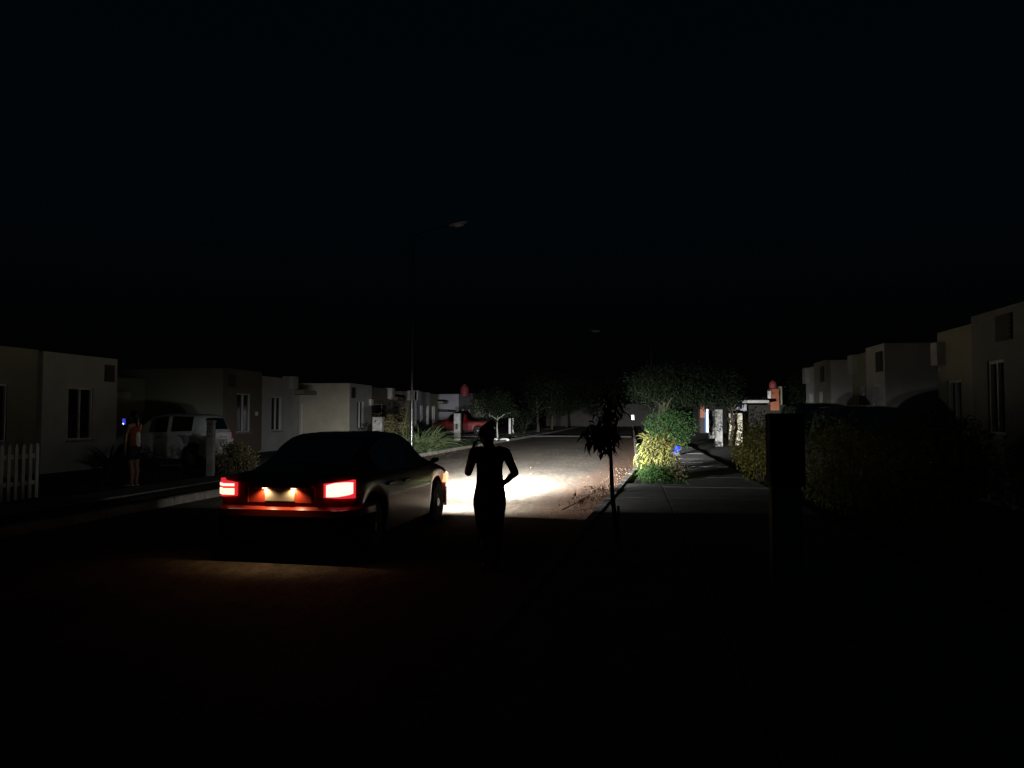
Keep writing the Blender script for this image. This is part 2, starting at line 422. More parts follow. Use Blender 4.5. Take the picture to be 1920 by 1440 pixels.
while yy < 17.25:
    e = min(yy + 2.93, 17.3); a0, a1 = kr(yy) + .155, kr(e) + .155
    k.add([(a0, yy + .01, -.1), (.612, yy + .01, -.1), (.612, e - .01, -.1), (a1, e - .01, -.1), (a0, yy + .01, .113), (.612, yy + .01, .113), (.612, e - .01, .113), (a1, e - .01, .113)],
          [(0, 3, 2, 1), (4, 5, 6, 7), (0, 1, 5, 4), (1, 2, 6, 5), (2, 3, 7, 6), (3, 0, 4, 7)]); yy = e
struct(k.build('driveway', M['concrete']))
slabs(.62, 2.8, -12, 17.3, 2.2); slabs(1.2, 2.8, 17.3, 126, 2.0)
slabs(-10.4, -9.4, -12, 126, 1.8)
for y0, y1 in ((21.8, 27.0), (34.6, 40.4), (48.8, 54), (56, 65.0)):
    slabs(-9.4, -8.36, y0 + .2, y1 - .2, 2.5, .11, 'driveway'); slabs(-19, -10.4, y0 + .2, y1 - .2, 2.6, .11, 'driveway')
def plot(x0, x1, y0, y1, z, name='lawn'):
    k = MB(); nx, ny = 10, 60
    f0 = x0 if callable(x0) else (lambda y: x0); f1 = x1 if callable(x1) else (lambda y: x1)
    for j in range(ny + 1):
        y = y0 + (y1 - y0) * j / ny
        for i in range(nx + 1):
            k.v.append((f0(y) + (f1(y) - f0(y)) * i / nx, y, z + random.uniform(-.015, .015)))
    for j in range(ny):
        for i in range(nx):
            q = j * (nx + 1) + i; k.f.append((q, q + 1, q + nx + 2, q + nx + 1)); k.m.append(0)
    return struct(k.build(name, M['lawn']))
plot(-26, -10.4, -12, 120, .075); plot(2.8, 16, -12, 120, .08); plot(-9.4, lambda y: kl(y) - .16, -12, 126, .085)
plot(lambda y: kr(y) + .15, 1.2, 17.3, 126, .09)
sb = MB()
sb.add([(-7.45, 58.6, .0), (-.05, 58.6, .0), (-.05, 58.9, .075), (-.05, 59.5, .09), (-.05, 60.1, .075), (-.05, 60.4, 0), (-7.4, 60.4, 0), (-7.4, 60.1, .1), (-7.42, 59.5, .115), (-7.45, 58.9, .1)],
       [(0, 1, 2, 9), (9, 2, 3, 8), (8, 3, 4, 7), (7, 4, 5, 6), (1, 5, 4, 3, 2), (0, 9, 8, 7, 6), (0, 6, 5, 1)])
tag(sb.build('speed_bump', M['bump']), 'low asphalt speed bump across the far road', 'speed bump')

# ================================================================== HOUSES
M['w_slate'] = surf('slate_grey_plaster', (.16, .165, .15), .9, .12, 1.4)
M['w_dark'] = surf('near_black_plaster', (.022, .021, .019), .95, .2, 2)  # one even near-black wall colour
WALLM = ['w_slate', 'w_dark', 'w_grey', 'w_beige', 'w_olive', 'w_brown', 'w_blue', 'w_orange', 'w_terra', 'white']
def house(label, side, xb, secs, zt, wins=(), panels=(), extra=None, sides=(0, 0), group=None, roofz=None):
    """side=+1 faces +X (left of the street).  secs: (y0, y1, x_front, colour, height)"""
    y0, y1 = secs[0][0], secs[-1][1]
    xm = secs[0][2]
    t = thing('house', label, 'house', (xm, (y0 + y1) / 2, .05), 0, group)
    ox, oy, oz = t.location
    w = MB(); T = .15
    for a, b, xf, col, h in secs:
        mi = WALLM.index(col)
        ops = [q for q in wins if q[0] >= a and q[1] <= b]
        yb = sorted({a, b, *[q[0] for q in ops], *[q[1] for q in ops]}); zb = sorted({-.1, h, *[q[2] for q in ops], *[q[3] for q in ops]})
        for i in range(len(yb) - 1):
            for j in range(len(zb) - 1):
                cy, cz = (yb[i] + yb[i + 1]) / 2, (zb[j] + zb[j + 1]) / 2
                if any(q[0] < cy < q[1] and q[2] < cz < q[3] for q in ops): continue
                w.box(xf - ox, xf - side * T - ox, yb[i] - oy, yb[i + 1] - oy, zb[j] - oz, zb[j + 1] - oz, mi)
    for (yy, s, sec) in ((y0, 1, secs[0]), (y1, -1, secs[-1])):
        mi = WALLM.index(sides[0 if s == 1 else 1] or sec[3])
        w.box(sec[2] - side * T - ox, xb - ox, yy - oy + s * .002, yy + s * T - oy, -.1 - oz, sec[4] - .002 - oz, mi)
    for k in range(len(secs) - 1):
        a, b = secs[k], secs[k + 1]
        xf, xr = (a[2], b[2]) if side * a[2] > side * b[2] else (b[2], a[2])
        yy = b[0]
        mi = WALLM.index((a if side * a[2] > side * b[2] else b)[3])
        s = -1 if side * a[2] > side * b[2] else 1
        w.box(xf - side * T - ox, xr - side * T - ox, yy + s * .002 - oy, yy + s * T - oy, -.1 - oz, zt - .004 - oz, mi)
    w.box(xb - ox, xb + side * T - ox, y0 + T - oy, y1 - T - oy, -.1 - oz, zt - .01 - oz, WALLM.index(secs[0][3]))
    w.build('wall', [M[k] for k in WALLM], t)
    rf = MB(); xr = min(side * s_[2] for s_ in secs) * side
    rf.box(xr - side * (T + .004) - ox, xb + side * (T + .004) - ox, y0 + T + .006 - oy, y1 - T - .006 - oy, zt - .30 - oz, zt - .16 - oz)
    rf.build('roof', M['roof'], t)
    for q in wins:
        a, b, z0, z1 = q[:4]; kind = q[4] if len(q) > 4 else 'window'
        xf = next(s_[2] for s_ in secs if s_[0] <= a and b <= s_[1]) - ox
        a -= oy; b -= oy; z0 -= oz; z1 -= oz
        p = MB(); p.box(xf - side * .085, xf - side * .10, a + .045, b - .045, z0 + .045, z1 - .045)
        if kind == 'door':
            p.box(xf - side * .075, xf - side * .085, a + .15, b - .15, z0 + .2, z0 + .9); p.box(xf - side * .075, xf - side * .085, a + .15, b - .15, z0 + 1.05, z1 - .2)
        o = p.build(kind, M['lit' if kind == 'lit' else 'pane'] if kind == 'window' else M['dark'], t)
        f = MB(); d0, d1 = xf - side * .03, xf - side * .12
        f.box(d0, d1, a, a + .05, z0, z1); f.box(d0, d1, b - .05, b, z0, z1)
        f.box(d0, d1, a + .05, b - .05, z0, z0 + .05); f.box(d0, d1, a + .05, b - .05, z1 - .05, z1)
        if kind == 'window':
            f.box(d0, d1, (a + b) / 2 - .025, (a + b) / 2 + .025, z0 + .05, z1 - .05)
        f.build('frame', M['alu'], o)
        if kind == 'window':
            s_ = MB(); s_.box(xf + side * .05, xf - side * .028, a - .05, b + .05, z0 - .06, z0 - .003); s_.build('sill', M['concrete'], o)
    for (a, b, z0, z1) in panels:
        xf = next(s_[2] for s_ in secs if s_[0] <= a and b <= s_[1]) - ox
        p = MB(); p.box(xf + side * .002, xf + side * .03, a - oy, b - oy, z0 - oz, z1 - oz)
        for k in range(6):
            zz = z0 + .04 + k * (z1 - z0 - .08) / 5 - oz; p.box(xf + side * .03, xf + side * .045, a + .03 - oy, b - .03 - oy, zz - .015, zz + .015)
        p.build('vent_panel', M['dark'], t)
    if extra: extra(t, Vector((ox, oy, oz)))
    return t
def part_box(t, off, name, x0, x1, y0, y1, z0, z1, m, b=.015):
    k = MB(); k.bbox(*sorted((x0 - off.x, x1 - off.x)), *sorted((y0 - off.y, y1 - off.y)), z0 - off.z, z1 - off.z, b)
    return k.build(name, m, t)

XL = -15.4
HG1, HG2 = 'flat roofed houses along the left side', 'flat roofed houses along the right side'
house('nearest house on the left, pale grey bay with a dark section beyond the picket fence', 1, -23, [(11, 18.3, XL - .14, 'w_olive', 3.35), (18.3, 21.3, XL, 'w_grey', 3.32)], 3.3,
      [(15.9, 17.3, .95, 2.4), (19.25, 20.25, .93, 2.4)], [(20.72, 21.15, 2.62, 3.12)], group=HG1)
def exB(t, o):
    part_box(t, o, 'roof_block', XL + .12, XL - .4, 33.35, 33.92, 2.85, 3.42, M['w_grey'])
    part_box(t, o, 'awning', XL + .35, XL - 2.6, 33.98, 35.5, 2.62, 2.82, M['w_olive'])
    part_box(t, o, 'patio_wall', XL - 3.4, XL - 3.6, 21.4, 27.68, .0, 3.05, M['w_olive'])
    part_box(t, o, 'door', XL - 3.34, XL - 3.4, 23.1, 24.0, .1, 2.2, M['dark'])
    part_box(t, o, 'wall_cabinet', XL - 3.05, XL - 3.395, 25.2, 26.3, 2.25, 2.5, M['w_grey'])
    part_box(t, o, 'lamp_fitting', XL + .09, XL, 30.0, 30.12, 1.62, 1.78, M['white'])
house('dark brownish house with two tall windows behind the white hatchback', 1, -23, [(27.7, 30.6, XL, 'w_brown', 3.45), (30.6, 33.95, XL - .08, 'w_grey', 3.3)], 3.25,
      [(28.5, 29.6, .95, 2.5), (31.65, 32.6, .95, 2.45)], [(27.85, 28.35, 2.72, 3.25)], exB, ('w_olive', 'w_olive'), HG1)
def exC(t, o):
    part_box(t, o, 'patio_wall', XL - 2.9, XL - 3.05, 35.6, 40.78, .0, 3.0, M['w_grey'])
    part_box(t, o, 'door_frame', -18.16, -18.02, 40.62, 40.76, .1, 2.3, M['white'])
    part_box(t, o, 'meter_box', XL + .14, XL, 44.05, 44.45, 2.25, 2.6, M['white'])
    part_box(t, o, 'roof_block', XL + .2, XL - .4, 47.9, 48.5, 2.7, 3.4, M['w_grey'])
    part_box(t, o, 'awning', XL + .35, XL - 2.6, 48.6, 50.4, 2.62, 2.85, M['w_brown'])
    part_box(t, o, 'corner_trim', XL + .03, XL - .12, 40.74, 40.797, .1, 3.38, M['w_beige'])
house('house with the brightest lit beige end wall, left of the lamp post', 1, -23, [(40.8, 44.5, XL, 'w_grey', 3.42), (44.5, 48.5, XL - .1, 'w_brown', 3.35)], 3.3,
      [(42.0, 43.1, .9, 2.45), (45.4, 46.9, .1, 2.35, 'door')], [(41.1, 41.7, 2.6, 3.2)], exC, ('w_beige', 'w_olive'), HG1)
def exE(t, o):
    part_box(t, o, 'roof_block', XL + .1, XL - .7, 54.3, 54.9, 2.75, 3.45, M['w_grey'])
    part_box(t, o, 'patio_wall', XL - 3, XL - 3.2, 49.5, 54.28, .0, 2.9, M['w_brown'])
    part_box(t, o, 'awning', XL + .3, XL - .6, 61.0, 62.6, 2.6, 2.8, M['w_olive'])
house('dark bluish house right behind the lamp post', 1, -23, [(54.3, 58, XL, 'w_blue', 3.4), (58, 60.9, XL - .1, 'w_olive', 3.35)], 3.3,
      [(55.2, 56.0, .8, 2.4), (57.0, 57.7, .8, 2.4), (59, 60, .8, 2.4)], [], exE, ('w_brown', 'w_olive'), HG1)
def exF(t, o):
    part_box(t, o, 'downpipe', -18.5, -18.35, 66.2, 66.35, .1, 3.3, M['white'])
    part_box(t, o, 'meter_box', -17.5, -17.15, 66.95, 67.2, 2.5, 3.1, M['w_beige'])
    part_box(t, o, 'carport_canopy', -16.9, -15.35, 63.8, 66.9, 1.95, 2.1, M['roof'])
house('grey two-step house under the red roof tank, above the red pickup', 1, -23, [(67.2, 70.4, XL + .2, 'w_blue', 3.55), (70.4, 74, XL + .1, 'w_grey', 3.8)], 3.5,
      [(68.5, 69.4, .8, 2.3), (71.6, 72.6, .8, 2.3)], [], exF, ('w_blue', 'w_blue'), HG1)
house('farthest house on the left, mostly behind street trees', 1, -23, [(81, 87.5, XL, 'w_olive', 3.4)], 3.35, [(83, 84, .8, 2.3)], [], None, (0, 0), HG1)

XR = 6.1
def exR1(t, o):
    part_box(t, o, 'roof_block', XR - .06, XR + .5, 16.55, 16.9, 2.62, 3.08, M['w_grey'])
house('nearest house on the right, dark olive facade above the hedge', -1, 13.5, [(8.5, 15.1, XR, 'w_slate', 3.4), (15.1, 16.95, XR + .1, 'w_olive', 3.3)], 3.28,
      [(13.9, 14.5, 1.28, 2.55), (15.85, 16.5, 1.0, 2.3)], [(13.55, 14.1, 2.85, 3.28)], exR1, (0, 'w_olive'), HG2)
def exR2(t, o):
    part_box(t, o, 'roof_block', XR - .06, XR + .4, 22.6, 23.05, 2.75, 3.3, M['w_grey'])
    part_box(t, o, 'patio_wall', XR + 3.2, XR + 3.35, 17.1, 19.95, .0, 2.9, M['w_olive'])
house('middle house on the right, pale end wall above a dark parked car', -1, 13.5, [(20, 21.5, XR, 'w_grey', 3.38), (21.5, 23.1, XR + .08, 'w_olive', 3.3)], 3.28,
      [(20.45, 21.0, .95, 2.4), (21.95, 22.5, .95, 2.4)], [(20.12, 20.6, 2.7, 3.2)], exR2, ('w_grey', 'w_olive'), HG2)
def exR3(t, o):
    part_box(t, o, 'roof_block', XR - .06, XR + .4, 28.4, 28.9, 2.75, 3.3, M['w_grey'])
    part_box(t, o, 'patio_wall', XR + 3.2, XR + 3.35, 23.2, 25.75, .0, 2.9, M['w_olive'])
house('third house on the right, small pale end wall beside the black tree gap', -1, 13.5, [(25.8, 27.4, XR, 'w_olive', 3.38), (27.4, 29, XR + .08, 'w_grey', 3.3)], 3.28,
      [(26.2, 26.8, .95, 2.4), (27.9, 28.5, .95, 2.4)], [(25.95, 26.4, 2.7, 3.2)], exR3, ('w_grey', 'w_olive'), HG2)
def exR4(t, o):
    p = at(1451, 745, 43.7)
    part_box(t, o, 'stair_tower', p.x - .2, p.x + .26, 43.55, 44.6, 1.9, 3.08, M['w_orange'])
    part_box(t, o, 'white_meter_box', p.x - .36, p.x - .19, 43.42, 43.545, 2.55, 2.95, M['white'])
    part_box(t, o, 'chimney', p.x + .32, p.x + .48, 43.9, 44.4, 2.0, 3.22, M['w_olive'])
    part_box(t, o, 'carport_canopy', 5.3, 7.0, 41.4, 43.4, 2.28, 2.42, M['w_grey'])
    part_box(t, o, 'pale_shutter', 5.45, 6.15, 43.35, 43.4, 1.9, 2.24, M['w_blue'])
house('small house with an orange stair tower and a red roof tank', -1, 14, [(43.6, 50, 6.3, 'w_dark', 2.2)], 2.28, [(45, 46, .9, 2.0)], [], exR4, (0, 0), HG2)
def exR5(t, o):
    a, b = at(1326.5, 790, 71.0), at(1319, 790, 71.0)
    k = MB(); k.box(a.x - .10 - o.x, a.x + .10 - o.x, 70.90 - o.y, 70.96 - o.y, .08, 2.18); d = k.build('lit_doorway', M['doorlight'], t)
    k = MB(); k.box(a.x - .26 - o.x, a.x - .105 - o.x, 70.90 - o.y, 70.96 - o.y, .08, 1.9); k.build('blue_curtain', M['doorblue'], d)
    k = MB(); k.box(b.x - .30 - o.x, b.x + .10 - o.x, 70.75 - o.y, 70.98 - o.y, 1.45 - o.z, 2.5 - o.z); k.build('terracotta_band', M['w_terra'], t)
    k = MB(); k.box(b.x - .30 - o.x, b.x + .10 - o.x, 70.78 - o.y, 70.98 - o.y, -.05, 1.44 - o.z); k.build('dark_band', M['dark'], t)
house('far house on the right with a glowing white doorway', -1, 13.5, [(71, 77, 5.9, 'w_dark', 3.3)], 3.25, [], [], exR5, (0, 0), HG2)
tE = thing('house', 'house closing the end of the street with one small lit window', 'house', (-4, 118, .05))
k = MB(); k.box(-9, 9, 0, 6, -.1, 3.3); k.build('wall', M['dark'], tE)
k = MB(); k.box(-8.8, 8.8, .2, 5.8, 3.31, 3.4); k.build('roof', M['roof'], tE)
pw = at(1186.5, 783, 117.9)
for dx, m_, w_ in ((0, 'winlight', .2), (-.75, 'pane', .28), (.9, 'pane', .3)):
    k = MB(); k.box(pw.x + 4 + dx - w_, pw.x + 4 + dx + w_, -.03, -.005, pw.z - .38, pw.z + .35); ww = k.build('window', M['dark' if m_ == 'pane' else m_], tE)
    f = MB(); x0, x1, z0, z1 = pw.x + 4 + dx - w_ - .05, pw.x + 4 + dx + w_ + .05, pw.z - .43, pw.z + .40
    f.box(x0, x0 + .05, -.05, -.002, z0, z1); f.box(x1 - .05, x1, -.05, -.002, z0, z1); f.box(x0 + .05, x1 - .05, -.05, -.002, z1 - .05, z1); f.box(x0 + .05, x1 - .05, -.05, -.002, z0, z0 + .05)
    f.build('frame', M['dark'], ww)

def tank(x, y, z, r, h, label):
    t = thing('water_tank', label, 'water tank', (x, y, z))
    k = MB(); k.rings([(0, 0, 0, r * .96, r * .96), (0, 0, h * .1, r, r), (0, 0, h * .3, r * .97, r * .97), (0, 0, h * .35, r, r), (0, 0, h * .62, r * .97, r * .97), (0, 0, h * .75, r * .88, r * .88), (0, 0, h * .9, r * .6, r * .6)]); k.build('tank_body', M['tankred'], t, 40)
    k = MB(); k.rings([(0, 0, h * .9, r * .34, r * .34), (0, 0, h, r * .3, r * .3)]); k.build('lid', M['tankred'], t, 40)
p = at(871, 731, 68.6); tank(p.x, p.y, 3.38, .40, p.z - 3.38 + .5, 'faded red water tank on the far left grey house roof')
p = at(1449, 728, 44.1); tank(p.x, p.y, 3.12, .2, .42, 'small pinkish red water tank on the orange tower')

# ================================================================== STREET FURNITURE
def lamp(x, y, h, arm, s, label, group, pm='polepaint'):
    t = thing('street_lamp', label, 'street lamp', (x, y, .05), 0, group)
    k = MB(); k.tube([(0, 0, 0), (0, 0, .3), (0, 0, h * .5), (0, 0, h - .55)], [.075, .066, .055, .04], 16); k.build('pole', M[pm], t, 50)
    k = MB(); k.bbox(-.17, .17, -.17, .17, -.02, .02, .01); k.build('base_plate', M['galv'], t)
    k = MB(); k.tube([(0, 0, h - .57), (s * .12, 0, h - .32), (s * .5, 0, h - .14), (s * arm, 0, h + .06)], [.043, .04, .036, .03], 10); k.build('arm', M['matte'], t, 50)
    k = MB()
    prof = [(0, .04, .04), (.08, .09, .055), (.25, .15, .07), (.5, .16, .065), (.68, .11, .045), (.74, .04, .02)]
    v, f = [], []
    for q, wy, wz in prof:
        v += [(s * (arm - .06 + q), wy * math.cos(a), h + .07 + q * .16 + wz * math.sin(a)) for a in np.linspace(0, 6.283, 12, endpoint=False)]
    for i in range(len(prof) - 1): f += [(i * 12 + j, i * 12 + (j + 1) % 12, (i + 1) * 12 + (j + 1) % 12, (i + 1) * 12 + j) for j in range(12)]
    f += [tuple(range(12)), tuple(range(60, 72))]
    k.add(v, f); hd = k.build('lamp_head', M['galv'], t, 40)
    k = MB(); k.add([(s * (arm + .15), -.11, h + .045), (s * (arm + .55), -.11, h + .085), (s * (arm + .55), .11, h + .085), (s * (arm + .15), .11, h + .045),
                     (s * (arm + .2), -.07, h + .0), (s * (arm + .5), -.07, h + .05), (s * (arm + .5), .07, h + .05), (s * (arm + .2), .07, h + .0)],
                    [(4, 5, 6, 7), (0, 1, 5, 4), (1, 2, 6, 5), (2, 3, 7, 6), (3, 0, 4, 7)]); k.build('lens', M['lens'], hd)
    return t
p = at(772, 820, 29.9)
LG = 'unlit street lamps along the road'
lamp(p.x, 29.9, 9.1, 1.55, 1, 'tall unlit street lamp by the lily clump on the left verge', LG)
p = at(1116, 622, 60)
lamp(1.5, 60, p.z - .1, 1.5 - p.x - .3, -1, 'far unlit street lamp on the right verge, barely visible', LG, 'matte')

def pillar(name, x, y, w, d, h, label, marks='cavity', z=.09, m='pillar'):
    t = thing(name, label, 'meter pillar', (x, y, z), 0, 'electric meter pillars at the plot lines')
    k = MB(); k.bbox(-w / 2, w / 2, -d / 2, d / 2, -.05, h - .05, .012); k.build('column', M[m], t)
    k = MB(); k.bbox(-w / 2 - .012, w / 2 + .012, -d / 2 - .012, d / 2 + .012, h - .05, h, .012); k.build('cap', M[m], t)
    if marks == 'cavity':
        k = MB(); k.bbox(-w * .22, w * .12, -d / 2 - .05, -d / 2 - .002, h * .42, h * .62, .008); b = k.build('meter_box', M['dark'], t)
        k = MB(); k.bbox(-w * .15, w * .2, -d / 2 - .025, -d / 2 - .002, h * .15, h * .25, .008); k.build('junction_plate', M['meter'], t)
        k = MB(); k.bbox(w * .05, w * .3, -d / 2 - .03, -d / 2 - .002, h * .7, h * .92, .008); k.build('fuse_box', M['dark' if m == 'pillar2' else 'meter'], t)
    if marks == 'dots':
        k = MB()
        for q in (.93, .86, .80, .72): 
            for s_ in (-.03, .03): k.bbox(-.045 + s_, -.045 + s_ + random.uniform(.02, .04), -d / 2 - .008, -d / 2 - .002, h * q - .03, h * q + .02, .003)
        k.build('stencil_marks', M['dark'], t)
    if marks == 'dial':
        k = MB(); k.rings([(0, 0, 0, .13, .13), (0, 0, .07, .12, .12), (0, 0, .1, .09, .09)], 20); o = k.build('meter_rim', M['meter'], t, 40)
        o.rotation_euler = (R(90), 0, 0); o.location = (.05, -d / 2 - .002, h * .47)
        k = MB(); k.rings([(0, 0, .101, .06, .06), (0, 0, .11, .055, .055)], 16); o2 = k.build('meter_dial', M['dark'], o, 40)
    return t
def pil(px, Y, w, d, top, label, marks, **kw):
    q = at(px, top, Y); return pillar('meter_pillar', q.x, Y, w, d, q.z - .09, label, marks, **kw)
pil(396, 18.0, .19, .12, 788, 'slim pillar with dark stencil marks before the white hatchback', 'dots')
pil(709, 31.2, .42, .26, 782, 'broad pale pillar between the car roof and the bushy plants', 'cavity')
pil(858, 46.2, .40, .3, 775, 'pale weathered pillar in front of the red pickup', 'cavity')
pil(1347, 40, .36, .3, 768, 'pale pillar with a round meter beside the yellow hedge', 'dial')
pil(1334.5, 54, .42, .3, 770, 'farther of two pale pillars right of the glowing doorway', 'cavity')
q = at(1471, 775, 7.35)
t = thing('meter_pillar', 'near black pillar with a wide metal box, between two hedges', 'meter pillar', (q.x, 7.35, .1), 0, 'electric meter pillars at the plot lines')
k = MB(); k.bbox(-.135, .12, -.1, .1, -.05, .87, .012); k.build('column', M['pillar'], t)
k = MB(); k.bbox(-.15, .15, -.13, .13, .872, q.z - .1, .012); b = k.build('meter_box', M['matte'], t)
k = MB(); k.bbox(-.12, .12, -.142, -.132, .93, q.z - .16, .006); k.build('door', M['matte'], b)

# picket fence
t = thing('picket_fence', 'white wooden picket fence in front of the nearest left house', 'fence', (-11.0, 11.2, .08))
def picket(y):
    k = MB(); w, h = .075, 1.02
    v = [(x_, y + s_, z_) for x_ in (-.011, .011) for s_, z_ in ((-w / 2, -.04), (w / 2, -.04), (w / 2, h - .06), (w * .25, h - .012), (0, h), (-w * .25, h - .012), (-w / 2, h - .06))]
    f = [tuple(range(6, -1, -1)), tuple(range(7, 14))] + [(i, (i + 1) % 7, 7 + (i + 1) % 7, 7 + i) for i in range(7)]
    k.add(v, f); return k.build('picket', M['white'], t)
for i in range(22): picket(1.78 - i * .165)
for z in (.25, .74):
    k = MB(); k.bbox(-.055, -.013, -1.8, 1.84, z, z + .08, .006); k.build('rail', M['white'], t)
for y in (1.5, -.2, -1.75):
    k = MB(); k.bbox(-.12, -.056, y - .035, y + .035, -.04, .95, .008); k.build('post', M['white'], t)

# low boundary wall and small props on the right
q = at(1376, 775, 42)
k = MB(); k.bbox(q.x - .35, q.x + .42, 41.9, 42.1, .03, q.z, .015); tag(k.build('boundary_wall', M['w_beige']), 'short pale boundary wall behind the yellow hedge top', 'wall')
q = at(1267, 850, 30)
t = thing('bucket', 'bright blue plastic bucket on the right sidewalk under the hedge', 'bucket', (q.x, 30, .12))
k = MB(); n_ = [(0, 0, 0, .13, .13), (0, 0, .02, .135, .135), (0, 0, .29, .17, .17), (0, 0, .30, .185, .185), (0, 0, .33, .185, .185), (0, 0, .325, .165, .165), (0, 0, .05, .125, .125)]
k.rings(n_, 22); k.build('bucket_body', M['blue'], t, 40)
k = MB(); k.tube([(-.185, 0, .31), (-.2, -.1, .22), (0, -.2, .17), (.2, -.1, .22), (.185, 0, .31)], .006, 6); k.build('handle', M['galv'], t, 60)
for i, (px, Y, lab) in enumerate(((956, 64, 'white post just right of the small round tree'), (962, 67, 'second slim white post, farther beside the bush'))):
    q = at(px, 800, Y)
    t = thing('fence_post', lab, 'post', (q.x, Y, .1), 0, 'white posts past the small tree')
    k = MB(); k.bbox(-.09, .09, -.09, .09, -.04, 1.25, .015); k.build('shaft', M['white'], t); k = MB(); k.rings([(0, 0, 1.25, .11, .11), (0, 0, 1.29, .1, .1), (0, 0, 1.33, .03, .03)], 12); k.build('cap', M['white'], t)
for px, lab in ((928, 'white painted stone left of the small tree trunk'), (946, 'longer white painted stone right of the small tree trunk')):
    q = at(px, 826, 48)
    k = MB(); blk = .18 if px < 940 else .3
    k.rings([(0, 0, -.05, blk, .12), (0, 0, .03, blk * 1.05, .13), (.01, 0, .09, blk * .8, .09), (0, 0, .11, blk * .4, .04)], 11)
    o = k.build('painted_stone', M['white'], None, 40); o.location = (q.x, 48, .1); tag(o, lab, 'stone', 'painted stones round the small tree')

# ================================================================== VEHICLES
def smooth1(a, k):
    a = np.asarray(a, float); w = np.ones(2 * k + 1) / (2 * k + 1)
    return np.convolve(np.pad(a, k, mode='edge'), w, 'valid')
class CarShape:
    def __init__(s, L, hw, top, belt, roofw, arches, R_=.33, zb=.2, bot=None, k=2):
        s.L = L; s.y = np.linspace(0, L, int(L / .04) + 1); s.hw0 = hw
        s.W = smooth1(np.interp(s.y, [0, .05, .14, .35, L - .8, L - .35, L - .14, L - .05, L], [hw - .17, hw - .085, hw - .035, hw, hw, hw - .035, hw - .10, hw - .18, hw - .30]), 1)
        s.top = smooth1(np.interp(s.y, *zip(*top)), k); s.belt = smooth1(np.interp(s.y, *zip(*belt)), k)
        s.zb = np.interp(s.y, [0, .12, .5, L - .5, L - .12, L], [zb + .16, zb + .05, zb, zb, zb + .02, zb + .08])
        s.roofw = roofw; s.arch = arches; s.R = R_
    def section(s, i):
        y = s.y[i]; w, zt, zs, zb = s.W[i], s.top[i], s.belt[i], s.zb[i]
        for a in s.arch:
            d = abs(y - a)
            if d < s.R + .045: zb = max(zb, .31 + math.sqrt((s.R + .045) ** 2 - d * d))
        zb = min(zb, zs - .08)
        g = float(np.clip((zt - zs - .05) / .36, 0, 1)); lp = lambda a, b: a + (b - a) * g
        wr = s.roofw
        return [(0, zb), (w - .11, zb), (w - .035, zb + .012), (w - .012, zb + (zs - zb) * .3), (w, zb + (zs - zb) * .62), (w - .012, zs - .045), (w - .045, zs),
                (lp(w - .10, w - .075), lp(zs + (zt - zs) * .45, zs + .018)), (lp(w - .2, wr), lp(zs + (zt - zs) * .75, zt - .085)),
                (lp(w * .62, wr - .09), lp(zt - .012, zt - .022)), (lp(w * .35, wr * .5), zt - .002), (0, zt)]
def ribbon(mb, path, z0, z1, th, lift=0., drop=0.):
    """band following a plan path (outer side to the right of travel), with thickness"""
    pts = [Vector((a, b, 0)) for a, b in path]; v, f = [], []
    for i, p in enumerate(pts):
        t_ = (pts[min(i + 1, len(pts) - 1)] - pts[max(i - 1, 0)]).normalized(); nrm = Vector((t_.y, -t_.x, 0))
        a0 = z0[i] if hasattr(z0, '__len__') else z0; a1 = z1[i] if hasattr(z1, '__len__') else z1
        o = p + nrm * (th + lift); q = p - nrm * .02
        v += [(o.x, o.y, a0), (o.x, o.y, a1 - drop), (q.x, q.y, a1), (q.x, q.y, a0)]
    n = len(pts)
    for i in range(n - 1):
        f += [(4 * i + j, 4 * (i + 1) + j, 4 * (i + 1) + (j + 1) % 4, 4 * i + (j + 1) % 4) for j in range(4)]
    f += [(3, 2, 1, 0), (4 * n - 4, 4 * n - 3, 4 * n - 2, 4 * n - 1)]
    mb.add(v, f)
def wheel(t, x, y, r, w, s):
    k = MB(); k.lathe_x([(-w / 2, r * .62), (-w / 2, r * .9), (-w / 2 + .03, r), (w / 2 - .03, r), (w / 2, r * .9), (w / 2, r * .62)], 0, 0, 0, 30)
    o = k.build('wheel', M['black'], t, 35); o.location = (x, y, r)
    k = MB(); k.lathe_x([(s * (w / 2 - .05), r * .6), (s * (w / 2 - .02), r * .62), (s * (w / 2 + .004), r * .61), (s * (w / 2 - .03), r * .52)], 0, 0, 0, 30)
    for j in range(5):
        a = j * 1.2566; c_, s_ = math.cos(a), math.sin(a); b = MB().bbox(s * (w / 2 - .02) - .015, s * (w / 2 - .02) + .015, -.035, .035, .03, r * .56, .006)
        k.add([(p[0], p[1] * c_ - p[2] * s_, p[1] * s_ + p[2] * c_) for p in b.v], b.f)
    k.lathe_x([(s * (w / 2 - .03), .07), (s * (w / 2 + .002), .06)], 0, 0, 0, 14)
    k.build('rim', M['rim'], o, 35)
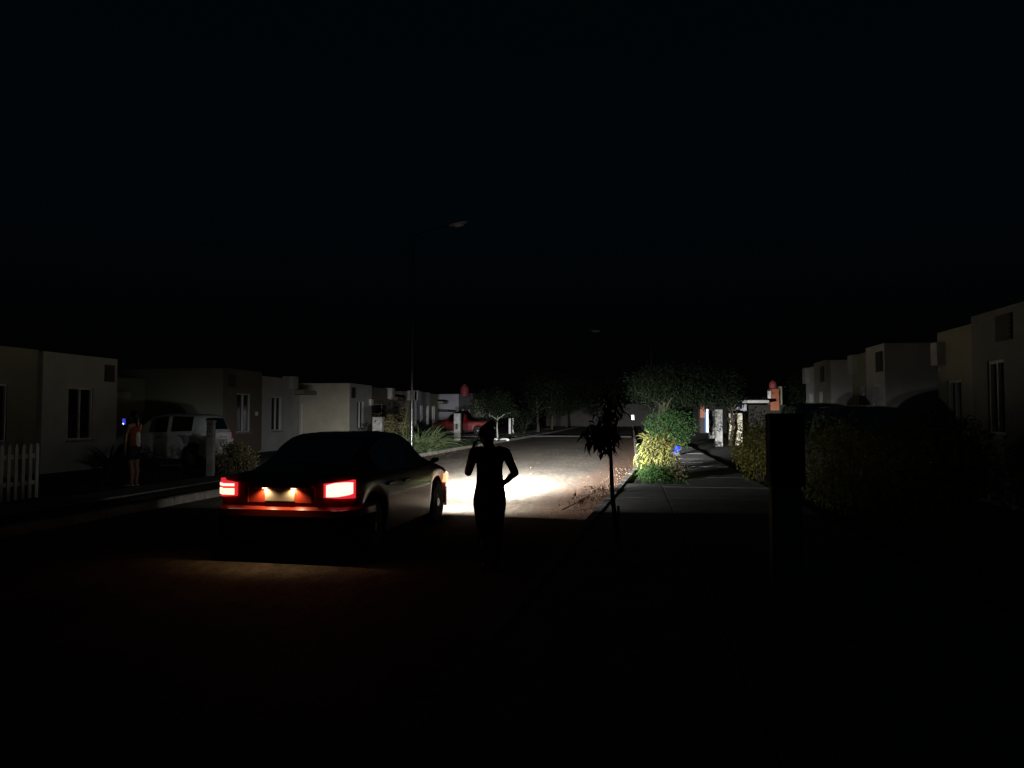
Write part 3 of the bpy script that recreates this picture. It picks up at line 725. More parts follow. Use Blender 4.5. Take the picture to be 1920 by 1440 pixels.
def car(name, label, cat, loc, rz, cs, paint, side, wscreen, rear, wr=.31, wheels=None, glass='darkglass', trim='blackpl', seats=True, group=None):
    t = thing(name, label, cat, loc, rz, group); N = len(cs.y); nh = 12
    secs = [cs.section(i) for i in range(N)]
    V = []
    for i, sc in enumerate(secs):
        y = cs.y[i]
        V += [(x, y - cs.L / 2, z) for x, z in sc] + [(-x, y - cs.L / 2, z) for x, z in sc[1:-1]][::-1]
    n = 2 * nh - 2
    groups = {'body': []}
    for i in range(N - 1):
        ym = (cs.y[i] + cs.y[i + 1]) / 2
        for j in range(n):
            q = (i * n + j, i * n + (j + 1) % n, (i + 1) * n + (j + 1) % n, (i + 1) * n + j)
            jj = j if j < nh - 1 else n - 1 - j; key = 'body'
            if jj == 7:
                for wi, (a, b) in enumerate(side):
                    if a < ym < b: key = ('side_window', wi, j < nh - 1)
            if jj in (9, 10):
                if wscreen[0] < ym < wscreen[1]: key = ('windscreen',)
                elif rear and rear[0] < ym < rear[1]: key = ('rear_window',)
            groups.setdefault(key, []).append(q)
    groups['body'] += [tuple(range(n - 1, -1, -1)), tuple((N - 1) * n + j for j in range(n))]
    for key, fs in groups.items():
        used = sorted({a for q in fs for a in q}); mp = {a: b for b, a in enumerate(used)}
        k = MB(); k.add([V[a] for a in used], [tuple(mp[a] for a in q) for q in fs])
        k.build('body' if key == 'body' else key[0], paint if key == 'body' else M[glass], t, 38)
    hl = cs.L / 2
    for yw in cs.arch:
        for s in (-1, 1): wheel(t, s * (cs.hw0 - .115), yw - hl, wr, .2, s)
    # cabin: floor, dash and seats, seen dimly through the glass
    if seats:
        k = MB(); zf = .42; k.box(-cs.hw0 + .15, cs.hw0 - .15, side[0][0] - hl, side[-1][1] - hl, zf - .03, zf)
        k.build('cabin_floor', M['cabin'], t)
        for yy in (side[0][0] + .35, side[-1][0] + .2):
            for sx in (-.36, .36):
                k = MB(); k.bbox(sx - .23, sx + .23, yy - hl, yy + .45 - hl, zf, zf + .17, .04); k.bbox(sx - .22, sx + .22, yy - .1 - hl, yy + .03 - hl, zf + .15, zf + .62, .04); k.bbox(sx - .11, sx + .11, yy - .12 - hl, yy - .05 - hl, zf + .63, zf + .76, .03)
                k.build('seat', M['cabin'], t)
    for s in (-1, 1):   # mirrors and door handles
        ym = side[-1][1] - .12; iw = int(np.argmin(abs(cs.y - ym))); xw, zw = cs.W[iw] - .04, cs.belt[iw] + .02
        k = MB(); k.capsule((s * (xw + .07), ym - hl, zw + .05), .05, (s * (xw + .10), ym - hl, zw + .055), .046, 12, .75); k.tube([(s * (xw - .02), ym - hl, zw), (s * (xw + .08), ym - hl, zw + .04)], .02, 6)
        k.build('side_mirror', M[trim], t, 50)
        for a, b in side[:2]:
            yy = a + .1; i = int(np.argmin(abs(cs.y - yy))); k = MB(); k.bbox(*sorted((s * (cs.W[i] - .01), s * (cs.W[i] + .028))), yy - hl, yy + .2 - hl, cs.belt[i] - .15, cs.belt[i] - .115, .008); k.build('door_handle', M[trim], t)
    return t, hl
def plan(cs, y0, end, x_in, s):
    """plan path round a corner from (W(y0), y0) to the end face, in to x_in"""
    hl = cs.L / 2
    if end == 'rear': ys_ = [y for y in cs.y if y <= y0][::-1]
    else: ys_ = [y for y in cs.y if y >= y0]
    pts = [(float(np.interp(y, cs.y, cs.W)), y - hl) for y in ys_]
    xe = pts[-1][0]; m = max(2, int((xe - x_in) / .03)); pts += [(xe + (x_in - xe) * q / m, ys_[-1] - hl) for q in range(1, m + 1)]
    pts = [(s * a, b) for a, b in pts]
    return pts if (s == -1) == (end == 'rear') else pts[::-1]

# --- the moving red sedan
cs = CarShape(4.12, .80, [(0, .84), (.06, .93), (.12, .96), (.5, .985), (.62, 1.01), (1.15, 1.31), (1.5, 1.365), (2.1, 1.37), (2.5, 1.31), (3.15, .97), (3.3, .93), (3.85, .83), (4.05, .73), (4.12, .61)],
              [(0, .82), (.1, .88), (.6, .90), (1.2, .90), (3.1, .87), (3.3, .855), (3.9, .76), (4.12, .58)], .58, [.72, 3.27], zb=.19)
SX, SY = -3.63, 9.88
sed, hl = car('moving_car', 'dark red sedan driving away with tail lamps and headlamps lit', 'car', (SX, SY, .035), R(-2.2), cs, M['redpaint'], [(.98, 1.5), (1.56, 2.12), (2.2, 3.0)], (2.5, 3.12), (.64, 1.14), glass='autoglass')
k = MB(); pr = plan(cs, .62, 'rear', 0, -1); pr2 = plan(cs, .62, 'rear', 0, 1)
full = pr + pr2[1:]
ribbon(k, full, .50, .62, .045, 0, .05); k.build('rear_bumper', M['redpaint'], sed, 40)
k = MB(); ribbon(k, full, .24, .496, .040); k.build('bumper_skirt', M['matte'], sed, 40)
# plate recess framed by a raised surround on the boot lid
k = MB(); y0 = -hl - .004
xo, xi = .40, .36
k.box(-.36, .36, y0 - .012, y0, .645, .80); k.build('plate_recess', M['redpaint'], sed)
k = MB(); k.box(-.38, .38, y0 - .05, y0, .802, .83); k.box(-.40, -.362, y0 - .03, y0, .645, .80); k.box(.362, .40, y0 - .03, y0, .645, .80); k.build('recess_surround', M['redpaint'], sed)
k = MB(); k.bbox(-.075, .075, y0 - .056, y0 - .0505, .806, .824, .001); k.build('boot_handle', M['blackpl'], sed)
k = MB(); k.bbox(-.17, .17, y0 - .022, y0 - .0125, .662, .785, .003); pl = k.build('licence_plate', M['plate'], sed)
for s in (-1, 1):
    k = MB(); k.bbox(s * .165 - .025, s * .165 + .025, y0 - .045, y0 - .02, .794, .8015, .001); lp_ = k.build('plate_lamp', M['platelamp'], sed)
    L_ = bpy.data.lights.new('plate_light', 'SPOT'); L_.energy = 3.6; L_.color = (1, .66, .34); L_.spot_size = R(146); L_.spot_blend = .6; L_.shadow_soft_size = .012
    lo = bpy.data.objects.new('plate_light', L_); COL.objects.link(lo); lo.parent = sed; lo.location = (s * .165, y0 - .05, .786); lo.rotation_euler = (R(20), R(s * 4), 0)
for s in (-1, 1):
    pth = plan(cs, .18, 'rear', .50, s)
    n_ = len(pth); kk = np.linspace(0, 1, n_) if s == -1 else np.linspace(1, 0, n_)
    k = MB(); ribbon(k, pth, [.69 + .015 * q for q in kk], [.885 - .035 * q for q in kk], .022)
    ln = k.build('tail_light', M['tail_red'], sed, 40)
    sub = pth[1:-1]
    if s == -1:
        k = MB(); ribbon(k, sub, .72, .785, .03); k.build('brake_bulb', M['tail_amber'], ln, 40)
        k = MB(); ribbon(k, sub, .81, .838, .03); k.build('tail_bar', M['tail_core'], ln, 40)
    else:
        tz = np.linspace(0, 1, len(sub)); k = MB(); ribbon(k, sub, list(.712 + .03 * tz ** 3), list(.835 + .03 * np.sin(tz * 2.2)), .03); k.build('brake_bulb', M['tail_core'], ln, 40)
    k = MB(); ribbon(k, plan(cs, 3.62, 'front', .36, s)[:], .57, .70, .015); hd = k.build('headlight', M['head'], sed, 40)
    pf = plan(cs, 3.56, 'front', .5, s); pf = pf[:6] if s == 1 and pf[0][1] < pf[-1][1] else pf
    pf = [q for q in plan(cs, 3.56, 'front', .5, s) if q[1] < 3.80 - hl]
    k = MB(); ribbon(k, pf, .575, .705, .03); k.build('side_marker', M['turn'], hd, 40)
k = MB(); ribbon(k, (plan(cs, 3.68, 'front', 0, 1) + plan(cs, 3.68, 'front', 0, -1)[1:]), .22, .48, .012); k.build('front_bumper', M['redpaint'], sed, 40)
k = MB(); ribbon(k, [(.34, hl), (-.34, hl)], .52, .62, .012); k.build('grille', M['blackpl'], sed)

# --- headlamp beams: measured-pattern spots (hot spot below the cut-off, wide spill)
def beam(name, I0, Is):
    L_ = bpy.data.lights.new(name, 'SPOT'); L_.energy = 100; L_.color = (.985, .99, 1.0); L_.spot_size = R(174); L_.spot_blend = .08; L_.shadow_soft_size = .05
    L_.use_nodes = True; nt = L_.node_tree; n = nt.nodes; l = nt.links
    em = next(q for q in n if q.type == 'EMISSION')
    tc = n.new('ShaderNodeTexCoord'); sx = n.new('ShaderNodeSeparateXYZ'); l.new(tc.outputs['Normal'], sx.inputs[0])
    def mth(op, a, b=None):
        q = n.new('ShaderNodeMath'); q.operation = op
        for i, x in enumerate((a, b)):
            if x is None: continue
            if isinstance(x, (int, float)): q.inputs[i].default_value = x
            else: l.new(x, q.inputs[i])
        return q.outputs[0]
    X, Yv, Z = sx.outputs
    h = mth('ARCTAN2', X, mth('ABSOLUTE', Z)); v = mth('ARCSINE', Yv)
    def gauss(x, c, s, p=2.0): return mth('EXPONENT', mth('MULTIPLY', mth('POWER', mth('ABSOLUTE', mth('DIVIDE', mth('SUBTRACT', x, R(c)), R(s))), p), -1.0))
    def vert(c, up, dn):      # different fall-off above and below the aim
        return mth('MULTIPLY', gauss(mth('MAXIMUM', v, R(c)), c, up), gauss(mth('MINIMUM', v, R(c)), c, dn))
    hot = mth('MULTIPLY', mth('MULTIPLY', gauss(h, 3, 12.5), vert(-2.2, 5.5, 7.0)), I0)
    ton = mth('MULTIPLY', mth('MULTIPLY', gauss(h, 3.5, 10), vert(-6, 1.7, 5.5)), I0 * .75)
    hot = mth('ADD', hot, ton)
    sp = mth('MULTIPLY', mth('MULTIPLY', gauss(h, 0, 27, 4.0), vert(-1, 5.0, 11)), Is)
    low = mth('MULTIPLY', mth('MULTIPLY', gauss(h, 0, 44), vert(-15, 7, 27)), 20.)
    ear = mth('MULTIPLY', mth('MULTIPLY', mth('ADD', gauss(h, 45, 12), gauss(h, -40, 6)), vert(0, 4.5, 4.5)), 6.5)
    far = mth('MULTIPLY', mth('MULTIPLY', gauss(h, 0, 110), vert(2, 11, 14)), .26)
    sp = mth('ADD', mth('ADD', sp, low), ear)
    l.new(mth('ADD', mth('ADD', hot, sp), far), em.inputs['Strength'])
    return L_
bm = beam('low_beam', 940., 78.)
for s in (-1, 1):
    o = bpy.data.objects.new('low_beam', bm); COL.objects.link(o); o.parent = sed
    o.location = (s * .55, hl + .06, .63); o.rotation_euler = (R(90), 0, 0)

# --- white hatchback parked on the left drive (tail towards the street)
ch = CarShape(3.45, .79, [(0, .95), (.08, 1.08), (.3, 1.5), (.5, 1.55), (1.5, 1.57), (1.95, 1.51), (2.6, 1.06), (2.85, 1.0), (3.25, .88), (3.45, .66)],
              [(0, .93), (.1, 1.02), (.5, 1.03), (2.4, .96), (2.75, .93), (3.2, .8), (3.45, .6)], .60, [.55, 2.75], zb=.2)
q = at(404, 780, 22.9)
ht, hh = car('parked_car', 'white hatchback parked on the left drive behind the slim pillar', 'car', (-14.2, 22.25, .11), R(90), ch, M['whitepaint'], [(.62, 1.3), (1.42, 2.35)], (1.97, 2.58), (.1, .3))
for s in (-1, 1):
    k = MB(); ribbon(k, plan(ch, .16, 'rear', .52, s), .78, 1.02, .015); k.build('tail_light', surf('unlit_red_lens', (.25, .03, .03), .25, .05, 5), ht, 40)
    k = MB(); ribbon(k, plan(ch, 3.15, 'front', .4, s), .62, .78, .015); k.build('headlight', M['lens'], ht, 40)
k = MB(); ribbon(k, plan(ch, .35, 'rear', 0, -1) + plan(ch, .35, 'rear', 0, 1)[1:], .32, .58, .04); k.build('rear_bumper', M['whitepaint'], ht, 40)
k = MB(); k.bbox(-.24, .24, -hh - .03, -hh - .005, .66, .78, .004); k.build('licence_plate', M['meter'], ht)
k = MB(); k.bbox(-.25, .25, -hh - .025, -hh - .004, .83, .86, .004); k.build('tailgate_handle', M['chrome'], ht)

# --- red pickup on the far left drive
cp = CarShape(4.9, .86, [(0, 1.05), (.05, 1.1), (1.75, 1.1), (1.8, 1.15), (2.05, 1.68), (2.2, 1.72), (2.9, 1.72), (3.15, 1.66), (3.7, 1.16), (3.85, 1.1), (4.7, .98), (4.9, .8)],
              [(0, 1.02), (1.8, 1.06), (3.7, 1.03), (4.7, .9), (4.9, .74)], .62, [1.0, 3.95], .36, .33, k=1)
pk, ph = car('pickup_truck', 'red pickup truck on the far left drive behind a pale pillar', 'pickup truck', (-13.35, 60.2, .11), R(90), cp, M['truckred'], [(2.15, 3.35)], (3.2, 3.68), (1.84, 2.04), wr=.34)
for s in (-1, 1):
    k = MB(); ribbon(k, plan(cp, .12, 'rear', .66, s), .72, 1.0, .012); k.build('tail_light', M['white'], pk, 40)
    k = MB(); ribbon(k, plan(cp, 4.6, 'front', .45, s), .68, .84, .012); k.build('headlight', M['lens'], pk, 40)
k = MB(); k.bbox(-.78, .78, -ph - .1, -ph - .01, .46, .6, .02); k.build('rear_bumper', M['chrome'], pk)
k = MB(); k.bbox(-.12, .12, -ph - .03, -ph - .003, .88, .94, .004); k.build('tailgate_handle', M['blackpl'], pk)

# --- two dark cars in the right front yards
def dark_car(loc, H, label):
    c = CarShape(4.1, .83, [(0, .95), (.06, 1.08), (.25, H - .12), (.5, H - .02), (1.6, H), (2.3, H - .05), (3.0, 1.12), (3.3, 1.06), (3.9, .92), (4.1, .7)],
                 [(0, .95), (.2, 1.05), (2.8, 1.0), (3.2, .97), (3.9, .84), (4.1, .62)], .63, [.7, 3.3], zb=.22)
    t, h_ = car('parked_car', label, 'car', loc, R(180), c, M['darkpaint'], [(.45, .9), (.98, 1.7), (1.78, 2.8)], (2.33, 2.98), (.08, .26))
    for s in (-1, 1):
        k = MB(); ribbon(k, plan(c, .14, 'rear', .56, s), .8, 1.0, .014); k.build('tail_light', M['dark'], t, 40)
        k = MB(); ribbon(k, plan(c, 3.75, 'front', .42, s), .66, .82, .014); k.build('headlight', M['lens'], t, 40)
    k = MB(); ribbon(k, plan(c, 3.8, 'front', 0, 1) + plan(c, 3.8, 'front', 0, -1)[1:], .3, .55, .03); k.build('front_bumper', M['blackpl'], t, 40)
dark_car((4.75, 20.7, .09), 1.86, 'taller black car parked before the third right house')
dark_car((4.65, 16.4, .09), 1.74, 'lower black car behind the long hedge, roof edge catching light')

# --- motorcycle behind the picket fence
t = thing('motorcycle', 'dark motorcycle parked behind the picket fence', 'motorcycle', (-12.1, 12.6, .08), R(35))
def ringx(mb, y, r, w):
    pts = [(0, y + math.cos(a) * r, .3 + math.sin(a) * r) for a in np.linspace(0, 6.283, 25)]
    mb.tube(pts, w, 8, 0, False)
for y in (-.62, .62):
    k = MB(); ringx(k, y, .25, .05); o = k.build('wheel', M['black'], t, 50)
    k = MB(); ringx(k, y, .19, .015); [k.tube([(0, y, .3), (0, y + math.cos(a) * .19, .3 + math.sin(a) * .19)], .006, 4) for a in np.linspace(0, 6.28, 10)]; k.build('rim', M['chrome'], o, 50)
k = MB(); k.tube([(0, -.62, .3), (0, -.2, .42), (0, .2, .42), (0, .42, .8)], .03, 8); k.tube([(0, -.5, .68), (0, .05, .62), (0, .42, .82)], .025, 8); k.build('frame', M['blackpl'], t, 50)
k = MB(); k.bbox(-.13, .13, -.15, .2, .25, .55, .05); k.build('engine', M['meter'], t)
k = MB(); k.capsule((0, .02, .75), .13, (0, .32, .80), .12, 14, .8); k.build('fuel_tank', M['blackpl'], t, 60)
k = MB(); k.capsule((0, -.65, .76), .10, (0, -.05, .74), .12, 14, .5); k.build('saddle', M['black'], t, 60)
for s in (-1, 1):
    k = MB(); k.tube([(s * .07, .42, .85), (s * .07, .66, .3)], .022, 8); k.build('fork', M['chrome'], t, 50)
    k = MB(); k.tube([(s * .05, .42, .92), (s * .2, .38, 1.0), (s * .36, .3, .98)], .014, 8); k.tube([(s * .25, .36, 1.0), (s * .3, .38, 1.1)], .006, 5); k.ell((s * .31, .39, 1.12), (.05, .012, .035)); k.build('handlebar', M['chrome'], t, 50)
k = MB(); k.ell((0, .55, .86), (.09, .08, .09)); k.build('headlight', M['lens'], t, 60)
k = MB(); k.tube([(-.12, -.1, .3), (-.16, -.3, .28), (-.16, -.8, .34)], [.025, .03, .04], 10); k.build('exhaust', M['chrome'], t, 50)
k = MB(); k.tube([(-.05, .0, .32), (-.28, -.1, -.0)], .012, 6); k.build('kickstand', M['chrome'], t)

# ================================================================== PEOPLE
def hand(mb, wrist, d, side_, curl=.6, n_=None, s=1.0):
    """palm, four unequal bent fingers and a thumb"""
    w = Vector(wrist); d = Vector(d).normalized(); sd = (Vector(side_) - d * Vector(side_).dot(d)).normalized(); nm = d.cross(sd)
    pc = w + d * .075 * s
    mb.capsule(w, .021 * s, pc, .030 * s, 12, .55, nm)
    mb.capsule(w + d * .03 * s + sd * .016 * s, .017 * s, pc + sd * .022 * s, .014 * s, 10, .8, nm); mb.capsule(w + d * .03 * s - sd * .016 * s, .017 * s, pc - sd * .022 * s, .014 * s, 10, .8, nm)
    for k, (o, l) in enumerate(((-.030, .060), (-.010, .072), (.010, .068), (.029, .052))):
        p = pc + sd * o * s; a = 0; r = .0092 * s
        for j in range(3):
            a += curl * (.5 if j == 0 else .75); seg = l * s * (.45, .32, .25)[j]
            q = p + (d * math.cos(a) + nm * math.sin(a)) * seg; mb.capsule(p, r, q, r * .92, 8); p = q; r *= .92
    p = w + d * .03 * s - sd * .025 * s
    q = p + (d * .6 - sd * .6 + nm * .5).normalized() * .04 * s; mb.capsule(p, .012 * s, q, .010 * s, 8)
    mb.capsule(q, .010 * s, q + (d * .85 - sd * .1 + nm * .5).normalized() * .032 * s, .0085 * s, 8)

def face(t, c, f, r):
    """eyes and mouth on the front of the head (f = facing direction in the plane)"""
    f = Vector(f).normalized(); s = Vector((-f.y, f.x, 0)); c = Vector(c)
    for k in (-1, 1):
        b = MB(); p = c + f * r * .93 + s * .031 * k + Vector((0, 0, .002)); b.ell(p, (.011, .011, .007)); o = b.build('eye', M['eye'], t, 60)
        b = MB(); b.ell(p + f * .0075, (.0055, .0055, .0055)); b.build('pupil', M['hair'], o, 60)
    b = MB(); b.capsule(c + f * r * .93 - s * .02 + Vector((0, 0, -.068)), .006, c + f * r * .93 + s * .02 + Vector((0, 0, -.068)), .006, 8); b.build('mouth', M['lip'], t, 60)

# --- woman in silhouette on the road
q = at(920, 1060, 7.87)
W1 = thing('person', 'woman in dark clothes seen from behind, phone at ear, hand on hip', 'person', (q.x, 7.87, .035), YAW)
b = MB()
b.rings([(-.012, 0, .60, .13, .10), (-.011, .0, .70, .158, .112), (-.01, 0, .80, .146, .105), (-.01, .005, .88, .130, .092), (-.012, .005, 1.0, .122, .09), (-.012, .005, 1.1, .132, .095), (-.012, 0, 1.17, .140, .09), (-.01, -.005, 1.215, .115, .07), (-.008, -.005, 1.25, .06, .055)], 24)
b.capsule((-.014, -.005, 1.21), .056, (-.025, .005, 1.31), .052)
b.ell((-.035, .012, 1.37), (.072, .088, .100)); b.ell((-.035, .045, 1.32), (.05, .05, .05))
b.capsule((-.035, .098, 1.37), .008, (-.035, .108, 1.347), .012, 8)
for s in (-1, 1): b.ell((-.035 + s * .074, .005, 1.36), (.012, .02, .03))
b.capsule((.095, 0, 1.205), .05, (.152, 0, 1.185), .048); b.capsule((-.12, 0, 1.205), .05, (-.168, .0, 1.185), .047)
b.capsule((.152, 0, 1.185), .052, (.250, -.02, .985), .041); b.capsule((.250, -.02, .985), .041, (.155, .03, .885), .027)
hand(b, (.158, .03, .888), (-.75, .45, -.25), (0, .4, 1), .5)
b.capsule((-.168, 0, 1.185), .05, (-.235, .06, .985), .042); b.capsule((-.235, .06, .985), .042, (-.195, .06, 1.21), .027)
hand(b, (-.195, .06, 1.21), (.30, .08, 1.0), (0, -1, .1), .75)
for s in (-1, 1):
    x = -.01 + s * .078
    b.capsule((x, 0, .68), .090, (-.008 + s * .062, .005, .40), .060); b.capsule((-.008 + s * .062, .0, .40), .056, (-.006 + s * .058, -.02, .26), .055)
    b.capsule((-.006 + s * .058, -.018, .26), .053, (-.005 + s * .056, 0, .07), .034)
    b.capsule((-.005 + s * .058, -.03, .032), .03, (-.003 + s * .07, .14, .02), .026, 10, .8)
remeshed(b, 'body', M['skin'], W1, .0062, 4)
b = MB()
b.rings([(-.011, .0, .79, .155, .114), (-.01, .005, .88, .141, .103), (-.012, .005, 1.0, .133, .101), (-.012, .005, 1.1, .143, .106), (-.012, 0, 1.17, .150, .10), (-.01, -.005, 1.222, .122, .078), (-.008, -.005, 1.243, .085, .065)], 24)
b.capsule((.09, 0, 1.202), .056, (.152, 0, 1.186), .055); b.capsule((.152, 0, 1.186), .054, (.187, -.008, 1.12), .05)
b.capsule((-.11, 0, 1.202), .056, (-.168, 0, 1.186), .054); b.capsule((-.168, 0, 1.186), .053, (-.19, .02, 1.12), .05)
remeshed(b, 'shirt', M['cloth_black'], W1, .008, 4)
b = MB()
b.rings([(-.012, 0, .62, .150, .118), (-.011, .0, .70, .173, .128), (-.01, 0, .80, .157, .115), (-.01, .004, .85, .144, .108)], 24)
for s in (-1, 1):
    x = -.01 + s * .08
    b.capsule((x, 0, .67), .094, (-.008 + s * .066, .005, .40), .070); b.capsule((-.008 + s * .066, .003, .40), .069, (-.005 + s * .060, -.006, .12), .052)
remeshed(b, 'trousers', M['cloth_navy'], W1, .009, 4)
b = MB()
b.ell((-.037, -.008, 1.39), (.087, .10, .098)); b.ell((-.037, -.05, 1.345), (.078, .06, .085)); b.capsule((-.035, -.06, 1.35), .066, (-.03, -.06, 1.29), .055)
b.ell((.012, -.035, 1.495), (.036, .038, .034)); b.ell((-.012, -.03, 1.478), (.05, .05, .03))
remeshed(b, 'hair', M['hair'], W1, .007, 3)
face(W1, (-.035, .012, 1.37), (0, 1, 0), .09)
for s in (-1, 1):
    b = MB(); b.capsule((-.004 + s * .059, -.045, .014), .03, (-.002 + s * .072, .16, .012), .03, 12, .4, (0, 0, 1)); b.build('sandal', M['black'], W1, 60)
k = MB(); k.bbox(-.005, .005, -.036, .036, -.075, .075, .004)
ph_ = k.build('mobile_phone', M['blackpl']); tag(ph_, 'dark mobile phone held to the ear of the woman in silhouette', 'phone')
ph_.matrix_world = Matrix.Translation(W1.location) @ Matrix.Rotation(YAW, 4, 'Z') @ Matrix.Translation((-.138, .055, 1.325)) @ Matrix.Rotation(R(14), 4, 'Y') @ Matrix.Rotation(R(10), 4, 'X')

# --- woman on the left sidewalk reading her phone (local +y is the way she faces)
q = at(250, 915, 15.4)
W2 = thing('person', 'woman in an orange-red top and dark shorts looking at a phone', 'person', (q.x, 15.4, .09), R(82))
b = MB()
b.rings([(0, 0, .72, .13, .10), (0, -.01, .82, .165, .115), (0, 0, .92, .145, .10), (0, .005, 1.0, .125, .09), (0, .005, 1.15, .14, .105), (0, 0, 1.27, .15, .09), (0, -.005, 1.33, .11, .07), (0, 0, 1.37, .06, .055)], 24)
b.capsule((0, 0, 1.34), .05, (0, .015, 1.43), .046); b.ell((0, .03, 1.50), (.072, .09, .105)); b.ell((0, .07, 1.45), (.05, .05, .05)); b.capsule((0, .115, 1.50), .008, (0, .125, 1.475), .012, 8)
for s in (-1, 1):
    b.ell((s * .074, .025, 1.49), (.012, .02, .03))
    b.capsule((s * .10, 0, 1.31), .05, (s * .165, 0, 1.29), .047); b.capsule((s * .165, 0, 1.29), .045, (s * .19, .06, 1.04), .036)
    x = s * .085
    b.capsule((x, 0, .80), .09, (s * .075, .01, .45), .058); b.capsule((s * .075, .005, .45), .055, (s * .07, -.025, .29), .055); b.capsule((s * .07, -.022, .29), .053, (s * .065, -.01, .07), .034)
    b.capsule((s * .065, -.04, .032), .03, (s * .075, .14, .02), .026, 10, .8)
b.capsule((.19, .06, 1.04), .036, (.09, .25, 1.24), .025); hand(b, (.09, .25, 1.24), (-.35, .5, .8), (1, .2, 0), .6)
b.capsule((-.19, .06, 1.04), .036, (-.17, .08, .80), .025); hand(b, (-.17, .08, .80), (0, .1, -1), (0, 1, 0), .35)
remeshed(b, 'body', M['skin'], W2, .0068, 4)
b = MB()
b.rings([(0, -.01, .86, .172, .122), (0, 0, .93, .158, .113), (0, .005, 1.0, .136, .1), (0, .005, 1.15, .152, .117), (0, 0, 1.25, .153, .10), (0, -.002, 1.31, .12, .08)], 24)
remeshed(b, 'tank_top', M['cloth_orange'], W2, .009, 3)
b = MB(); b.capsule((0, -.105, .88), .06, (0, -.10, 1.12), .055, 12, .5, (0, 1, 0)); b.build('lit_back_strip', M['cloth_white'], W2, 60)  # white strip painting the light that falls on her back
b = MB(); b.rings([(0, 0, .70, .155, .118), (0, -.01, .80, .182, .13), (0, 0, .90, .166, .118)], 24)
for s in (-1, 1): b.capsule((s * .085, 0, .76), .098, (s * .082, .006, .62), .088)
remeshed(b, 'shorts', M['cloth_black'], W2, .009, 3)
b = MB(); b.tube([(.178, .01, .88), (.19, .02, .78), (.178, .03, .60)], .012, 6); b.build('side_stripe', M['cloth_grey'], W2, 60)
b = MB(); b.ell((0, .01, 1.525), (.084, .1, .1)); b.ell((0, -.03, 1.47), (.075, .065, .1)); b.capsule((0, -.06, 1.46), .06, (0, -.075, 1.28), .04)
remeshed(b, 'hair', M['hair'], W2, .008, 3); face(W2, (0, .03, 1.50), (0, 1, 0), .092)
for s in (-1, 1):
    b = MB(); b.capsule((s * .066, -.055, .012), .03, (s * .076, .15, .010), .03, 12, .4, (0, 0, 1)); b.build('sandal', M['cloth_white'], W2, 60)
t = thing('mobile_phone', 'glowing mobile phone held up by the woman in orange', 'phone')
k = MB(); k.bbox(-.036, .036, -.005, .005, -.075, .075, .004); k.build('phone_case', M['blackpl'], t)
k = MB(); k.box(-.032, .032, -.0075, -.0055, -.066, .066); k.build('screen', M['screen'], t)
k = MB(); k.box(-.028, -.004, -.0095, -.0077, -.062, -.036); k.build('bright_icon', M['flash'], t)
t.matrix_world = Matrix.Translation(W2.location) @ Matrix.Rotation(R(82), 4, 'Z') @ Matrix.Translation((.06, .345, 1.385)) @ Matrix.Rotation(R(-38), 4, 'Z') @ Matrix.Rotation(R(-18), 4, 'X')

# ================================================================== PLANTS
# sapling in the right verge near the camera
q = at(1151, 1000, 9.2)
t = thing('sapling', 'young thin-trunked tree with drooping dark leaves by the right kerb', 'tree', (q.x, 9.2, .08))
b = MB(); a0 = at(1156, 1000, 9.2) - t.location; a1 = at(1148, 925, 9.2) - t.location; a2 = at(1145, 845, 9.2) - t.location; a3 = at(1140, 790, 9.2) - t.location; a4 = at(1138, 720, 9.2) - t.location
b.tube([(a0.x + .01, 0, -.04), a0, a1, a2, a3, a4], [.036, .028, .026, .02, .014, .006], 9)
b.tube([a1.lerp(a2, .8), at(1136, 830, 9.2) - t.location, at(1122, 795, 9.2) - t.location], [.014, .011, .005], 7)
b.build('trunk', M['bark'], t, 50)
c = MB()
for px, py in ((1112, 818), (1120, 824), (1130, 827), (1145, 818), (1112, 803), (1128, 800), (1147, 800), (1136, 778), (1150, 772), (1142, 748)):
    p = np.array(at(px, py, 9.2 + random.uniform(-.25, .25)) - t.location)
    n_ = 26; dd = RNG.normal(size=(n_, 3)) * np.array([.55, .55, .35]) + np.array([0, 0, -.75]); leaves(c, p + RNG.normal(size=(n_, 3)) * .055, dd, .17, .042)
c.build('crown', M['l_black'], t)
q = at(1157, 1010, 8.9)
k = MB(); k.bbox(-.014, .014, -.014, .014, -.05, .5, .004); o = k.build('tree_stake', M['wood']); o.location = (q.x + .02, 8.75, .1); tag(o, 'short thin stake at the foot of the young tree', 'stake')

# right verge: croton, hedge bush, low plants, red leaves, big tree
t = thing('croton_bush', 'yellow-green broad-leaved croton bush lit at the right kerb', 'bush', (.62, 20.6, .1))
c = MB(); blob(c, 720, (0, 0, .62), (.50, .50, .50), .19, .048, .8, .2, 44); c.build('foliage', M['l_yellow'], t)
b = MB()
for k_ in range(9):
    a = k_ * .7; b.tube([(math.cos(a) * .05, math.sin(a) * .05, -.02), (math.cos(a) * .2, math.sin(a) * .2, .5), (math.cos(a) * .33, math.sin(a) * .33, .95)], [.018, .013, .005], 5)
b.build('stem', M['bark'], t)
shrub('leafy_bush', 'dense dark green bush behind the yellow croton', 'bush', 1.55, 33.2, 2.2, 1.85, 4200, .10, .055, M['l_green'], .1, 1.9)
t = thing('ground_cover', 'low bright green plants at the foot of the croton', 'plant', (.52, 18.6, .1))
c = MB(); blob(c, 800, (0, 0, .14), (.42, 1.0, .2), .11, .04, -.2, .2); straps(c, 60, (.1, -.4, 0), .35, .02, .8); c.build('foliage', M['l_bright'], t)
t = thing('ground_cover', 'dark trailing plants beside the sidewalk, right of the croton foot', 'plant', (1.02, 18.7, .1))
